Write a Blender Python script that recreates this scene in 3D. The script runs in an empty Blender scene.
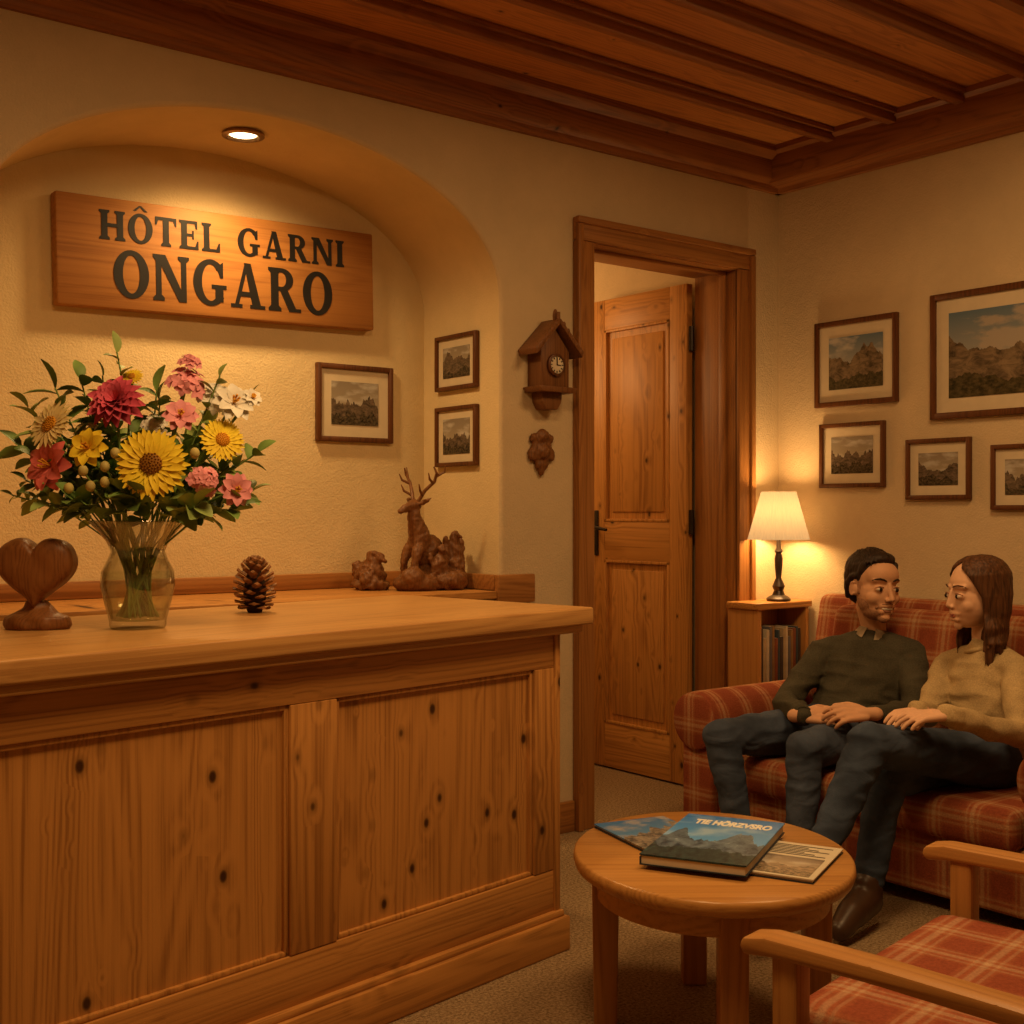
import bpy, bmesh, math, random
from mathutils import Vector as V, Matrix, noise
random.seed(7)
COL=bpy.context.collection
rad=math.radians
D=3.96; XR=4.71; H=3.10; EYE=1.34
def W(r,d,z=0.0):   # seating-group ground axes (turned 37.7 deg from the walls)
    return V((.6115*d+.7912*r,.7912*d-.6115*r,z))
# ------------------------------------------------------------ materials
class NT:
    def __init__(s,name):
        s.m=bpy.data.materials.new(name); s.m.use_nodes=True
        s.t=s.m.node_tree; s.n=s.t.nodes; s.b=s.n['Principled BSDF']; s.out=s.n['Material Output']
    def new(s,typ,ins=None,**kw):
        n=s.n.new(typ)
        for k,v in kw.items(): setattr(n,k,v)
        for k,v in (ins or {}).items():
            if isinstance(v,bpy.types.NodeSocket): s.t.links.new(v,n.inputs[k])
            else: n.inputs[k].default_value=v
        return n
    def ln(s,a,b): s.t.links.new(a,b)
    def mth(s,op,a,b=0.0,c=None,clamp=False):
        d={0:a,1:b}
        if c is not None: d[2]=c
        return s.new('ShaderNodeMath',d,operation=op,use_clamp=clamp).outputs[0]
    def ramp(s,fac,st,interp='LINEAR'):
        n=s.new('ShaderNodeValToRGB',{'Fac':fac}); cr=n.color_ramp; cr.interpolation=interp
        while len(cr.elements)<len(st): cr.elements.new(.5)
        for e,(p,c) in zip(cr.elements,st):
            e.position=p; e.color=(*c,1) if hasattr(c,'__len__') else (c,c,c,1)
        return n.outputs[0]
    def mix(s,f,a,b,mode='MIX'):
        n=s.new('ShaderNodeMix',data_type='RGBA',blend_type=mode)
        for k,v in ((0,f),(6,a),(7,b)):
            if isinstance(v,bpy.types.NodeSocket): s.ln(v,n.inputs[k])
            else: n.inputs[k].default_value=v if not hasattr(v,'__len__') else (*v,1)
        return n.outputs[2]
    def bump(s,h,st=.3,dist=.01):
        n=s.new('ShaderNodeBump',{'Height':h,'Strength':st,'Distance':dist}); s.ln(n.outputs[0],s.b.inputs['Normal'])
    def coords(s,scale=(1,1,1),loc=(0,0,0),src='Object'):
        tc=s.new('ShaderNodeTexCoord')
        mp=s.new('ShaderNodeMapping',{'Vector':tc.outputs[src],'Scale':scale,'Location':loc})
        return mp.outputs[0]
    def noise(s,vec,scale=5,det=4,rough=.5,dist=0):
        return s.new('ShaderNodeTexNoise',{'Vector':vec,'Scale':scale,'Detail':det,'Roughness':rough,'Distortion':dist}).outputs[0]
def setp(N,rough=.6,spec=.3,metal=0):
    N.b.inputs['Roughness'].default_value=rough; N.b.inputs['Specular IOR Level'].default_value=spec; N.b.inputs['Metallic'].default_value=metal
def plain(name,col,rough=.6,spec=.3,metal=0,var=.15,sc=20,bump=0,bsc=60,bd=.005):
    N=NT(name); setp(N,rough,spec,metal)
    v=N.coords(); n=N.noise(v,sc,4)
    lo=tuple(c*(1-var) for c in col); hi=tuple(min(1,c*(1+var)) for c in col)
    N.ln(N.ramp(n,[(.3,lo),(.7,hi)]),N.b.inputs['Base Color'])
    if bump: N.bump(N.noise(v,bsc,5),bump,bd)
    return N.m
def wood(name,light,dark,axis=2,rough=.45,knots=1.0,seed=0,spec=.3,gs=1.0,nax=1,dens=.6,kd=1.0):
    N=NT(name); setp(N,rough,spec)
    def sc(p,a,n=None):
        q=[p*gs]*3; q[axis]=a*gs
        if n is not None and nax!=axis: q[nax]=n*gs
        return tuple(q)
    l=(seed*1.7,seed*.9,seed*2.3)
    vn=N.new('ShaderNodeTexVoronoi',{'Vector':N.coords(sc(9.5*kd,6.5*kd,1.0),l),'Scale':1.0})
    vk=vn.outputs['Distance']; cs=N.new('ShaderNodeSeparateColor',{'Color':vn.outputs['Color']})
    sel=N.mth('LESS_THAN',cs.outputs[0],dens)
    vk=N.mth('DIVIDE',vk,N.mth('ADD',.45,N.mth('MULTIPLY',cs.outputs[1],.9)))
    kn=N.mth('MULTIPLY',N.ramp(vk,[(0,1.0),(.42,0.0)]),sel)
    n1=N.noise(N.coords(sc(3.6,.22),l),1,2,.5,.25)
    a=N.mth('ADD',n1,N.mth('MULTIPLY',kn,.035 if knots else 0))
    s_=N.mth('SINE',N.mth('MULTIPLY',a,190.0))
    f=N.noise(N.coords(sc(110,1.3),l),1,5,.7)
    big=N.noise(N.coords(sc(7,.4),l),1,3)
    g=N.mth('ADD',N.mth('MULTIPLY',s_,.085),N.mth('ADD',N.mth('MULTIPLY',f,.78),N.mth('MULTIPLY',big,.34)))
    mid=tuple((x*.35+y*.65) for x,y in zip(light,dark))
    c=N.ramp(g,[(.38,mid),(.55,tuple(x*.75+y*.25 for x,y in zip(light,mid))),(.70,light)])
    if knots:
        km=N.mth('MULTIPLY',N.ramp(vk,[(.045*knots,1.0),(.065*knots,.8),(.085*knots,.35),(.16*knots,0.0)]),sel)
        c=N.mix(km,c,tuple(x*.3 for x in dark))
    N.ln(c,N.b.inputs['Base Color'])
    N.bump(g,.2,.003)
    return N.m
def plaster(name,col):
    N=NT(name); setp(N,.92,.08); v=N.coords()
    n=N.noise(v,2.2,6,.65)
    N.ln(N.ramp(n,[(.3,tuple(c*.84 for c in col)),(.7,col)]),N.b.inputs['Base Color'])
    h=N.mth('ADD',N.noise(v,120,4),N.mth('MULTIPLY',N.noise(v,32,4),.7))
    N.bump(h,.28,.008); return N.m
def plaid(name,base,dark,line,scale=1.0,rough=.9,lf=.42):
    N=NT(name); setp(N,rough,.05)
    tc=N.new('ShaderNodeTexCoord'); sx=N.new('ShaderNodeSeparateXYZ',{'Vector':tc.outputs['Object']})
    geo=N.new('ShaderNodeNewGeometry')
    tn=N.new('ShaderNodeVectorTransform',{'Vector':geo.outputs['Normal']},vector_type='NORMAL',convert_from='WORLD',convert_to='OBJECT')
    sn=N.new('ShaderNodeSeparateXYZ',{'Vector':tn.outputs[0]})
    tb=None;tl=None
    for i in range(3):
        u=N.mth('FRACT',N.mth('MULTIPLY',sx.outputs[i],scale/.14))
        w=N.mth('LESS_THAN',N.mth('ABSOLUTE',sn.outputs[i]),.75)
        tri=N.mth('ABSOLUTE',N.mth('SUBTRACT',u,.5))
        b=N.mth('MULTIPLY',N.mth('MULTIPLY',N.ramp(tri,[(.20,0.),(.26,1.)]),w),.5)
        l=N.mth('MULTIPLY',N.ramp(tri,[(.035,1.),(.07,0.)]),w)
        l2=N.mth('MULTIPLY',N.mth('MULTIPLY',N.ramp(N.mth('ABSOLUTE',N.mth('SUBTRACT',tri,.15)),[(.015,1.),(.035,0.)]),w),.6)
        l=N.mth('ADD',l,l2)
        tb=b if tb is None else N.mth('ADD',tb,b); tl=l if tl is None else N.mth('ADD',tl,l)
    c=N.mix(N.mth('MULTIPLY',tb,1.0,clamp=True),base,dark)
    c=N.mix(N.mth('MULTIPLY',tl,lf,clamp=True),c,line)
    v=N.coords(); n=N.noise(v,160,3)
    c=N.mix(.5,c,N.ramp(n,[(.3,.5),(.7,1.0)]),'MULTIPLY')
    N.ln(c,N.b.inputs['Base Color']); N.bump(n,.4,.004); return N.m
def landscape(name,seed,sky=((.42,.40,.34),(.12,.17,.22)),rock=((.03,.025,.018),(.28,.22,.15)),fg=((.012,.014,.01),(.10,.085,.05)),snow=.0,gl=.25,cl=(.5,.47,.42),rf=2.0,ra=1.35,rb=-.08,ff=3,mist=.66):
    N=NT(name); setp(N,gl,.4)
    tc=N.new('ShaderNodeTexCoord'); s=N.new('ShaderNodeSeparateXYZ',{'Vector':tc.outputs['Generated']})
    u=s.outputs[0]; v=s.outputs[2]
    def rid(f,o,base,amp,det):
        cx=N.new('ShaderNodeCombineXYZ',{0:N.mth('MULTIPLY',u,f),1:seed*3.1+o,2:0.0})
        return N.mth('ADD',N.mth('MULTIPLY',N.noise(cx.outputs[0],1,det,.55),amp),base)
    cv=N.new('ShaderNodeCombineXYZ',{0:N.mth('MULTIPLY',u,2.5),1:seed*1.3,2:N.mth('MULTIPLY',v,5)}).outputs[0]
    c=N.ramp(v,[(.4,sky[0]),(1,sky[1])])
    c=N.mix(N.ramp(N.noise(cv,1,5),[(.48,0.),(mist,.85)]),c,cl)
    rv=N.new('ShaderNodeCombineXYZ',{0:N.mth('MULTIPLY',u,7),1:seed,2:N.mth('MULTIPLY',v,9)}).outputs[0]
    rk=N.ramp(N.noise(rv,1,7,.7,.6),[(.35,rock[0]),(.62,rock[1]),(.7,tuple(min(1,x+snow) for x in rock[1]))])
    c=N.mix(N.mth('LESS_THAN',v,rid(rf,0,rb,ra,6)),c,rk)
    fv=N.new('ShaderNodeCombineXYZ',{0:N.mth('MULTIPLY',u,16),1:seed+5,2:N.mth('MULTIPLY',v,16)}).outputs[0]
    fc=N.ramp(N.noise(fv,1,6,.7),[(.4,fg[0]),(.65,fg[1])])
    c=N.mix(N.mth('LESS_THAN',v,rid(ff,9,-.12,.7,5)),c,fc)
    N.ln(c,N.b.inputs['Base Color']); return N.m

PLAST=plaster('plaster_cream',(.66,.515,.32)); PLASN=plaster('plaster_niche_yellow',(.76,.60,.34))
PL,PD=(.56,.265,.07),(.19,.07,.016)
W_Z=wood('pine_vertical',PL,PD,2,seed=1,knots=1.25,dens=.9,kd=1.25)
W_X=wood('pine_lengthwise',PL,PD,0,seed=2,knots=1.0,dens=.5)
W_XT=wood('pine_worktop',(.60,.33,.11),(.34,.155,.045),0,seed=3,knots=.7,rough=.36,nax=2,dens=.25)
W_DZ=wood('door_pine_vertical',(.58,.28,.072),(.23,.085,.019),2,seed=5,knots=1.3,nax=0,dens=.9,kd=1.2)
W_DX=wood('door_pine_crosswise',(.58,.28,.072),(.23,.085,.019),1,seed=6,knots=.9,nax=0,dens=.4)
W_CAS=wood('casing_wood_vertical',(.38,.165,.045),(.15,.052,.013),2,seed=7,knots=.6,dens=.4)
W_CASX=wood('casing_wood_horizontal',(.38,.165,.045),(.15,.052,.013),0,seed=8,knots=.6,dens=.4)
W_CEIL=wood('ceiling_pine',(.56,.235,.06),(.25,.08,.018),0,seed=9,knots=.9,rough=.42,nax=2,dens=.4)
W_CEILD=wood('ceiling_beam_wood',(.31,.115,.03),(.12,.036,.009),0,seed=10,knots=.6,dens=.3)
W_CEILY=wood('ceiling_beam_wood_cross',(.31,.115,.03),(.12,.036,.009),1,seed=11,knots=.6,nax=0,dens=.3)
W_SIGN=wood('sign_wood',(.40,.175,.044),(.21,.074,.018),0,seed=12,knots=0,rough=.55)
W_TAB=wood('table_wood',(.56,.28,.078),(.32,.135,.033),0,seed=13,knots=0,rough=.28,nax=2)
W_TABZ=wood('table_wood_leg',(.48,.225,.062),(.27,.105,.026),2,seed=14,knots=0,rough=.38)
W_CH=wood('armchair_wood',(.50,.24,.068),(.27,.105,.026),1,seed=15,knots=0,rough=.38)
W_FR=wood('frame_wood',(.13,.045,.014),(.045,.015,.005),2,seed=16,knots=0,rough=.4)
W_CARV=wood('carved_wood',(.20,.08,.025),(.06,.02,.006),2,seed=17,knots=0,rough=.5,gs=2)
W_HEART=wood('heart_wood',(.25,.10,.03),(.09,.03,.009),2,seed=18,knots=0,rough=.42,gs=2)
MATB=plain('passepartout',(.62,.52,.36),.85,var=.04)
BLACK=plain('black_paint',(.008,.006,.005),.5)
IRON=plain('dark_iron',(.03,.022,.018),.4,.5,.6)
BRONZE=plain('dark_bronze',(.05,.034,.024),.35,.5,.5)
# ------------------------------------------------------------ geometry
class G:
    def __init__(s): s.bm=bmesh.new()
    def add(s,b,M=None,mi=0):
        if M is not None: b.transform(M)
        for f in b.faces: f.material_index=mi
        me=bpy.data.meshes.new('tmp'); b.to_mesh(me); b.free(); s.bm.from_mesh(me); bpy.data.meshes.remove(me); return s
    def box(s,a,c,bev=0,mi=0,M=None,seg=2):
        b=bmesh.new(); bmesh.ops.create_cube(b,size=1)
        a=V(a);c=V(c)
        for v in b.verts: v.co=V(((a[i]+c[i])/2+v.co[i]*(c[i]-a[i])) for i in range(3))
        if bev: bmesh.ops.bevel(b,geom=list(b.edges),offset=bev,segments=seg,affect='EDGES',profile=.5)
        return s.add(b,M,mi)
    def ell(s,c,r,ax=None,mi=0,sub=3):
        b=bmesh.new(); bmesh.ops.create_icosphere(b,subdivisions=sub,radius=1)
        if not hasattr(r,'__len__'): r=(r,r,r)
        A=(ax.to_4x4() if ax is not None else Matrix.Identity(4))
        return s.add(b,Matrix.Translation(V(c))@A@Matrix.Diagonal((*r,1)),mi)
    def cap(s,p0,r0,p1,r1,mi=0,sub=2):
        p0=V(p0);p1=V(p1); s.ell(p0,r0,mi=mi,sub=sub); s.ell(p1,r1,mi=mi,sub=sub)
        L=(p1-p0).length
        if L>1e-5:
            b=bmesh.new(); bmesh.ops.create_cone(b,cap_ends=True,segments=20,radius1=r0,radius2=r1,depth=L)
            q=(p1-p0).to_track_quat('Z','Y').to_matrix().to_4x4()
            s.add(b,Matrix.Translation((p0+p1)/2)@q,mi)
        return s
    def chain(s,pts,mi=0,sub=2):
        for (a,ra),(b,rb) in zip(pts[:-1],pts[1:]): s.cap(a,ra,b,rb,mi,sub)
        return s
    def lathe(s,prof,n=32,M=None,mi=0,sx=1,sy=1,closed=True,pleat=0):
        b=bmesh.new(); R=[]
        for (r,z) in prof:
            R.append([b.verts.new((math.cos(2*math.pi*i/n)*r*sx*(1+(pleat if i%2 else 0)),math.sin(2*math.pi*i/n)*r*sy*(1+(pleat if i%2 else 0)),z)) for i in range(n)])
        for a,c in zip(R[:-1],R[1:]):
            for i in range(n):
                j=(i+1)%n; b.faces.new((a[i],a[j],c[j],c[i]))
        if closed:
            b.faces.new(list(reversed(R[0]))); b.faces.new(R[-1])
        bmesh.ops.recalc_face_normals(b,faces=b.faces)
        return s.add(b,M,mi)
    def tube(s,pts,rs,n=8,mi=0,M=None):
        pts=[V(p) for p in pts]
        if not hasattr(rs,'__len__'): rs=[rs]*len(pts)
        b=bmesh.new(); R=[]; up=V((0,0,1))
        for k,p in enumerate(pts):
            t=(pts[min(k+1,len(pts)-1)]-pts[max(k-1,0)]).normalized()
            a=t.cross(up)
            if a.length<.05: a=t.cross(V((0,1,0)))
            a.normalize(); c=t.cross(a).normalized()
            if k and a.dot(pa)<0: a=-a;c=-c
            pa=a
            R.append([b.verts.new(p+(a*math.cos(2*math.pi*i/n)+c*math.sin(2*math.pi*i/n))*rs[k]) for i in range(n)])
        for a,c in zip(R[:-1],R[1:]):
            for i in range(n):
                j=(i+1)%n; b.faces.new((a[i],a[j],c[j],c[i]))
        b.faces.new(R[0]);b.faces.new(R[-1]); bmesh.ops.recalc_face_normals(b,faces=b.faces)
        return s.add(b,M,mi)
    def prism(s,poly,y0,y1,M=None,mi=0,bev=0,perm=None):
        """poly in (x,z), extruded along y"""
        b=bmesh.new(); A=[b.verts.new((x,y0,z)) for x,z in poly]; B=[b.verts.new((x,y1,z)) for x,z in poly]
        n=len(poly); b.faces.new(A); b.faces.new(list(reversed(B)))
        for i in range(n): b.faces.new((A[i],B[i],B[(i+1)%n],A[(i+1)%n]))
        bmesh.ops.recalc_face_normals(b,faces=b.faces)
        if bev: bmesh.ops.bevel(b,geom=list(b.edges),offset=bev,segments=2,affect='EDGES',profile=.5)
        return s.add(b,M,mi)
    def quad(s,*p,mi=0):
        f=s.bm.faces.new([s.bm.verts.new(q) for q in p]); f.material_index=mi; return s
    def petal(s,L,w,ang,tilt,curl=0,base=.0,mi=0,M=None,n=5,cup=.35):
        b=bmesh.new(); rows=[]
        for k in range(n+1):
            t=k/n; wd=w*math.sin(math.pi*min(1,(t*.93+.05)))**.7*.5
            x=base+L*t*math.cos(tilt+curl*t*.5); z=L*t*math.sin(tilt+curl*t*.5)
            rows.append([b.verts.new((x,y,z+abs(y)*cup)) for y in (-wd,0,wd)])
        for a,c in zip(rows[:-1],rows[1:]):
            for i in range(2): b.faces.new((a[i],a[i+1],c[i+1],c[i]))
        R=Matrix.Rotation(ang,4,'Z')
        return s.add(b,(M@R) if M is not None else R,mi)
    def obj(s,name,mats,parent=None,loc=(0,0,0),rot=(0,0,0),smooth=True,ang=35,off=None,voxel=0,sm=3,wr=None,label=None):
        me=bpy.data.meshes.new(name)
        if off is not None: s.bm.transform(Matrix.Translation(-V(off)))
        s.bm.to_mesh(me); s.bm.free()
        if not isinstance(mats,(list,tuple)): mats=[mats]
        for m in mats: me.materials.append(m)
        o=bpy.data.objects.new(name,me); COL.objects.link(o)
        if voxel:
            md=o.modifiers.new('r','REMESH'); md.mode='VOXEL'; md.voxel_size=voxel
            if sm: ms=o.modifiers.new('s','SMOOTH'); ms.iterations=sm; ms.factor=.5
            dg=bpy.context.evaluated_depsgraph_get(); dg.update()
            m2=bpy.data.meshes.new_from_object(o.evaluated_get(dg)); o.modifiers.clear(); o.data=m2; m2.name=name
            bpy.data.meshes.remove(me); me=m2
            me.materials.clear()
            for m in mats: me.materials.append(m)
            for p in me.polygons: p.material_index=0
            if wr:
                nn=[v.normal.copy() for v in me.vertices]
                for v,n_ in zip(me.vertices,nn): v.co+=n_*wr(v.co)
            me.shade_smooth()
        elif smooth:
            me.shade_smooth()
            if ang: me.set_sharp_from_angle(angle=rad(ang))
        if parent: o.parent=parent
        o.location=loc; o.rotation_euler=rot
        if label: o['label']=label
        return o
def empty(name,loc,rotz=0,label='',cat='',group=None,rot=None):
    o=bpy.data.objects.new(name,None); COL.objects.link(o); o.empty_display_size=.05
    o.location=loc; o.rotation_euler=rot if rot else (0,0,rotz)
    tag(o,label,cat,group); return o
def tag(o,label,cat,group=None):
    o['label']=label;o['category']=cat
    if group: o['group']=group
    return o
def struct(o): o['kind']='structure'; return o
# ------------------------------------------------------------ room shell
XL=-1.3; YF=-1.6; NY=4.515; NX0,NX1=1.0,3.0; LZ=1.03; SPR=2.22; RISE=.53
def outline(off):
    p=[(NX0-off,LZ),(NX0-off,1.6)]
    cx=(NX0+NX1)/2; a=(NX1-NX0)/2+off; b=RISE+off
    for i in range(49):
        t=math.pi-math.pi*i/48; p.append((cx+a*math.cos(t),SPR+b*math.sin(t)))
    p+=[(NX1+off,1.6),(NX1+off,LZ)]; return p
g=G(); rr=.018
rings=[[(x,D,z) for x,z in outline(rr)]]
for k in range(1,5):
    a=math.pi/2*k/4; rings.append([(x,D+rr*(1-math.cos(a)),z) for x,z in outline(rr*(1-math.sin(a)))])
rings.append([(x,D+rr+.03,z) for x,z in outline(0)])
rings.append([(x,NY,z) for x,z in outline(0)])
bm=g.bm; VR=[[bm.verts.new(p) for p in r] for r in rings]
for ri,(a,b) in enumerate(zip(VR[:-1],VR[1:])):
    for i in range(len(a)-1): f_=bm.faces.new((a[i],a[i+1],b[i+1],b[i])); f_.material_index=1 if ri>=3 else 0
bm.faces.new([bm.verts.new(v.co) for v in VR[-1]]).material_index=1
o0=outline(rr)
for i in range(2,50):
    (x0,z0),(x1,z1)=o0[i],o0[i+1]; g.quad((x0,D,z0),(x1,D,z1),(x1,D,H),(x0,D,H))
xl,xr=NX0-rr,NX1+rr
g.quad((XL,D,0),(xl,D,0),(xl,D,H),(XL,D,H)); g.quad((xl,D,0),(xr,D,0),(xr,D,LZ),(xl,D,LZ))
g.quad((xr,D,0),(3.46,D,0),(3.46,D,H),(xr,D,H)); g.quad((3.46,D,2.52),(4.42,D,2.52),(4.42,D,H),(3.46,D,H))
g.quad((4.42,D,0),(XR,D,0),(XR,D,H),(4.42,D,H)); g.quad((NX0,D,LZ-.01),(NX1,D,LZ-.01),(NX1,NY,LZ-.01),(NX0,NY,LZ-.01))
yb=4.21
g.quad((3.46,D,0),(3.46,yb,0),(3.46,yb,2.52),(3.46,D,2.52)); g.quad((4.42,D,0),(4.42,yb,0),(4.42,yb,2.52),(4.42,D,2.52))
g.quad((3.46,D,2.52),(4.42,D,2.52),(4.42,yb,2.52),(3.46,yb,2.52))
g.quad((3.09,yb,0),(3.46,yb,0),(3.46,yb,2.8),(3.09,yb,2.8)); g.quad((3.46,yb,2.52),(4.42,yb,2.52),(4.42,yb,2.8),(3.46,yb,2.8)); g.quad((4.42,yb,0),(4.47,yb,0),(4.47,yb,2.8),(4.42,yb,2.8))
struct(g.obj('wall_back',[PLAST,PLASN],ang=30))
struct(G().box((XR,YF,0),(XR+.1,D+.02,H)).obj('wall_right',PLAST))
struct(G().box((XL-.1,YF,0),(XL,D+.02,H)).obj('wall_left',PLAST))
struct(G().box((XL,YF-.1,0),(XR,YF,H)).obj('wall_front',PLAST))
struct(G().box((3.04,yb,0),(3.09,6.2,2.8)).obj('wall_hallway_left',PLAST))
struct(G().box((4.47,yb,0),(4.53,6.2,2.8)).obj('wall_hallway_right',PLAST))
struct(G().box((3.04,6.2,0),(4.53,6.26,2.8)).obj('wall_hallway_back',PLAST))
struct(G().box((3.04,yb,2.8),(4.53,6.26,2.86)).obj('ceiling_hallway',PLAST))
N=NT('carpet'); setp(N,.95,.05); v=N.coords()
c=N.ramp(N.noise(v,110,4,.7),[(.35,(.17,.11,.055)),(.5,(.34,.23,.125)),(.66,(.5,.37,.22))])
N.ln(c,N.b.inputs['Base Color']); N.bump(N.noise(v,200,3),.8,.01); CARP=N.m
struct(G().box((XL-.1,YF-.1,-.05),(XR+.1,6.3,0)).obj('floor',CARP))
struct(G().box((XL-.1,YF-.1,H),(XR+.1,D+.05,H+.06)).obj('ceiling',W_CEIL))
tn=0
def trim(g,m,loc=(0,0,0)):
    global tn; tn+=1; return struct(g.obj('trim_%d'%tn,m,loc=loc))
prof=[(0,2.9),(.022,2.9),(.03,2.915),(.03,2.93),(.055,2.945),(.06,2.955),(.06,3.04),(.085,3.055),(.10,3.07),(.10,3.099),(0,3.099)]
Mb=Matrix(((0,1,0,0),(-1,0,0,D),(0,0,1,0),(0,0,0,1)))
trim(G().prism(prof,XL,XR,M=Mb),W_CEILD)
prof2=[(0,2.9),(.03,2.9),(.04,2.92),(.11,2.93),(.12,2.945),(.12,3.06),(.14,3.075),(.14,3.099),(0,3.099)]
Mr=Matrix(((-1,0,0,XR),(0,1,0,0),(0,0,1,0),(0,0,0,1)))
trim(G().prism(prof2,YF,D,M=Mr),W_CEILY)
for i in range(15):
    y=3.56-.33*i
    g=G().box((XL,y-.042,3.078),(XR-.10,y+.042,3.099),.004).box((XL,y-.024,3.045),(XR-.10,y+.024,3.088),.008)
    trim(g,W_CEILD)
# door casing & lining
g=G()
for x0,x1 in ((3.385,3.485),(4.395,4.495)): g.box((x0,D-.03,0),(x1,D,2.499),.006)
g.box((3.383,D-.045,0),(3.413,D-.02,2.569),.006).box((4.467,D-.045,0),(4.497,D-.02,2.569),.006)
trim(g,W_CAS)
g=G().box((3.384,D-.0305,2.50),(4.496,D,2.599),.006).box((3.382,D-.046,2.57),(4.498,D-.02,2.60),.006)
trim(g,W_CASX)
g=G().box((3.461,D-.015,0),(3.485,yb+.01,2.519),.003).box((4.395,D-.015,0),(4.419,yb+.01,2.519),.003)
g.box((3.486,D+.05,0),(3.50,D+.09,2.48),.003).box((4.38,D+.05,0),(4.394,D+.09,2.48),.003)
trim(g,W_CAS)
trim(G().box((3.486,D-.014,2.495),(4.394,yb+.01,2.518),.003).box((3.486,D+.051,2.479),(4.394,D+.089,2.4945),.003),W_CASX)
# niche rail + ledge
g=G().box((NX0,NY-.03,LZ+.001),(NX1,NY-.001,1.095),.006).box((NX1-.03,D+.001,LZ+.001),(NX1-.001,NY-.031,1.0945),.006).box((NX1-.03,D-.03,LZ-.05),(3.16,D,1.095),.006).box((NX0+.001,D,LZ+.001),(NX0+.03,NY-.031,1.0945),.006)
trim(g,W_CASX)
trim(G().box((NX0+.001,D-.02,LZ-.03),(NX1-.031,NY-.001,LZ),.004),W_X)
o=G().box((XL,D-.02,0),(3.382,D,.13),.005).box((4.499,D-.02,0),(XR,D,.13),.005).obj('baseboard_back',W_CASX); struct(o)
o=G().box((XR-.02,YF,0),(XR,D-.021,.13),.005).obj('baseboard_right',W_CAS); struct(o)
# door leaf
g=G(); x0,x1=4.355,4.395; y0,y1=4.235,4.955
for a,b in (((y0),(y0+.12)),((y1-.12),(y1))): g.box((x0,a,.01),(x1,b,2.47),.003)
door=struct(g.obj('door_1',W_DZ,off=(x1,y0,0),loc=(x1,y0,0)))
g=G()
for a,b in ((2.31,2.47),(1.10,1.30),(.01,.24)): g.box((x0+.0005,y0+.1205,a),(x1,y1-.1205,b),.002)
g.obj('door_rail',W_DX,door,off=(x1,y0,0))
for a,b in ((1.30,2.31),(.24,1.10)):
    g=G().box((x0+.014,y0+.12,a),(x1-.01,y1-.12,b)).box((x0+.006,y0+.17,a+.05),(x1-.01,y1-.17,b-.05),.006)
    for q in (((y0+.12,a),(y0+.135,b)),((y1-.135,a),(y1-.12,b)),((y0+.12,a),(y1-.12,a+.015)),((y0+.12,b-.015),(y1-.12,b))):
        g.box((x0-.003,q[0][0],q[0][1]),(x1-.01,q[1][0],q[1][1]),.003)
    g.obj('door_panel',W_DZ,door,off=(x1,y0,0))
g=G().box((x0-.008,y1-.075,1.12),(x0,y1-.045,1.36),.004).tube([(x0,y1-.06,1.27),(x0-.05,y1-.06,1.27),(x0-.064,y1-.075,1.272),(x0-.064,y1-.13,1.268),(x0-.060,y1-.20,1.258)],[.012,.012,.012,.010,.008],10)
g.obj('door_handle',IRON,door,off=(x1,y0,0),label='black iron lever handle')
for z in (.35,2.2,1.3):
    G().tube([(4.375,4.222,z-.06),(4.375,4.222,z+.06)],.013,10).obj('hinge',IRON,door,off=(x1,y0,0))
# ------------------------------------------------------------ reception counter
ctr=empty('reception_counter',(2.545,2.874,0),rad(10),'long pine reception counter with framed knotty panels','counter')
cl=-3.1; dp=.88
G().box((cl,0,.997),(0,dp,1.05),.007,seg=3).box((cl,.018,.972),(-.03,dp-.03,.999),.008).obj('countertop',W_XT,ctr)
for a,c in (((cl,.05,.87),(-.115,.075,.973)),((cl,.05,.12),(-.115,.075,.25))): G().box(a,c,.003).obj('rail',W_X,ctr)
for a,b in ((-.225,-.115),(-1.137,-.989),(-2.05,-1.9),(-3.1,-2.95)): G().box((a,.0485,.251),(b,.0745,.869),.003).obj('stile',W_Z,ctr)
G().box((-.137,.044,.1),(-.110,.076,.972),.004).obj('corner_post',W_Z,ctr)
for a,b in ((-.989,-.225),(-1.9,-1.137),(-2.95,-2.05)):
    g=G().box((a,.066,.25),(b,.085,.87))
    for q in ((a,.25,a+.014,.87),(b-.014,.25,b,.87),(a,.25,b,.264),(a,.856,b,.87)): g.box((q[0],.056,q[1]),(q[2],.085,q[3]),.004)
    g.obj('panel',W_Z,ctr)
G().box((-.14,.0765,.1),(-.115,dp-.06,.971),.003).box((cl,dp-.09,.1),(-.141,dp-.06,.971)).box((cl,.086,.1),(cl+.03,dp-.091,.971)).obj('body',W_Z,ctr)
G().box((cl,.022,0),(-.088,dp-.05,.105),.006).box((cl,.034,.1),(-.1,dp-.055,.125),.008).obj('plinth',W_X,ctr)
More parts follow.
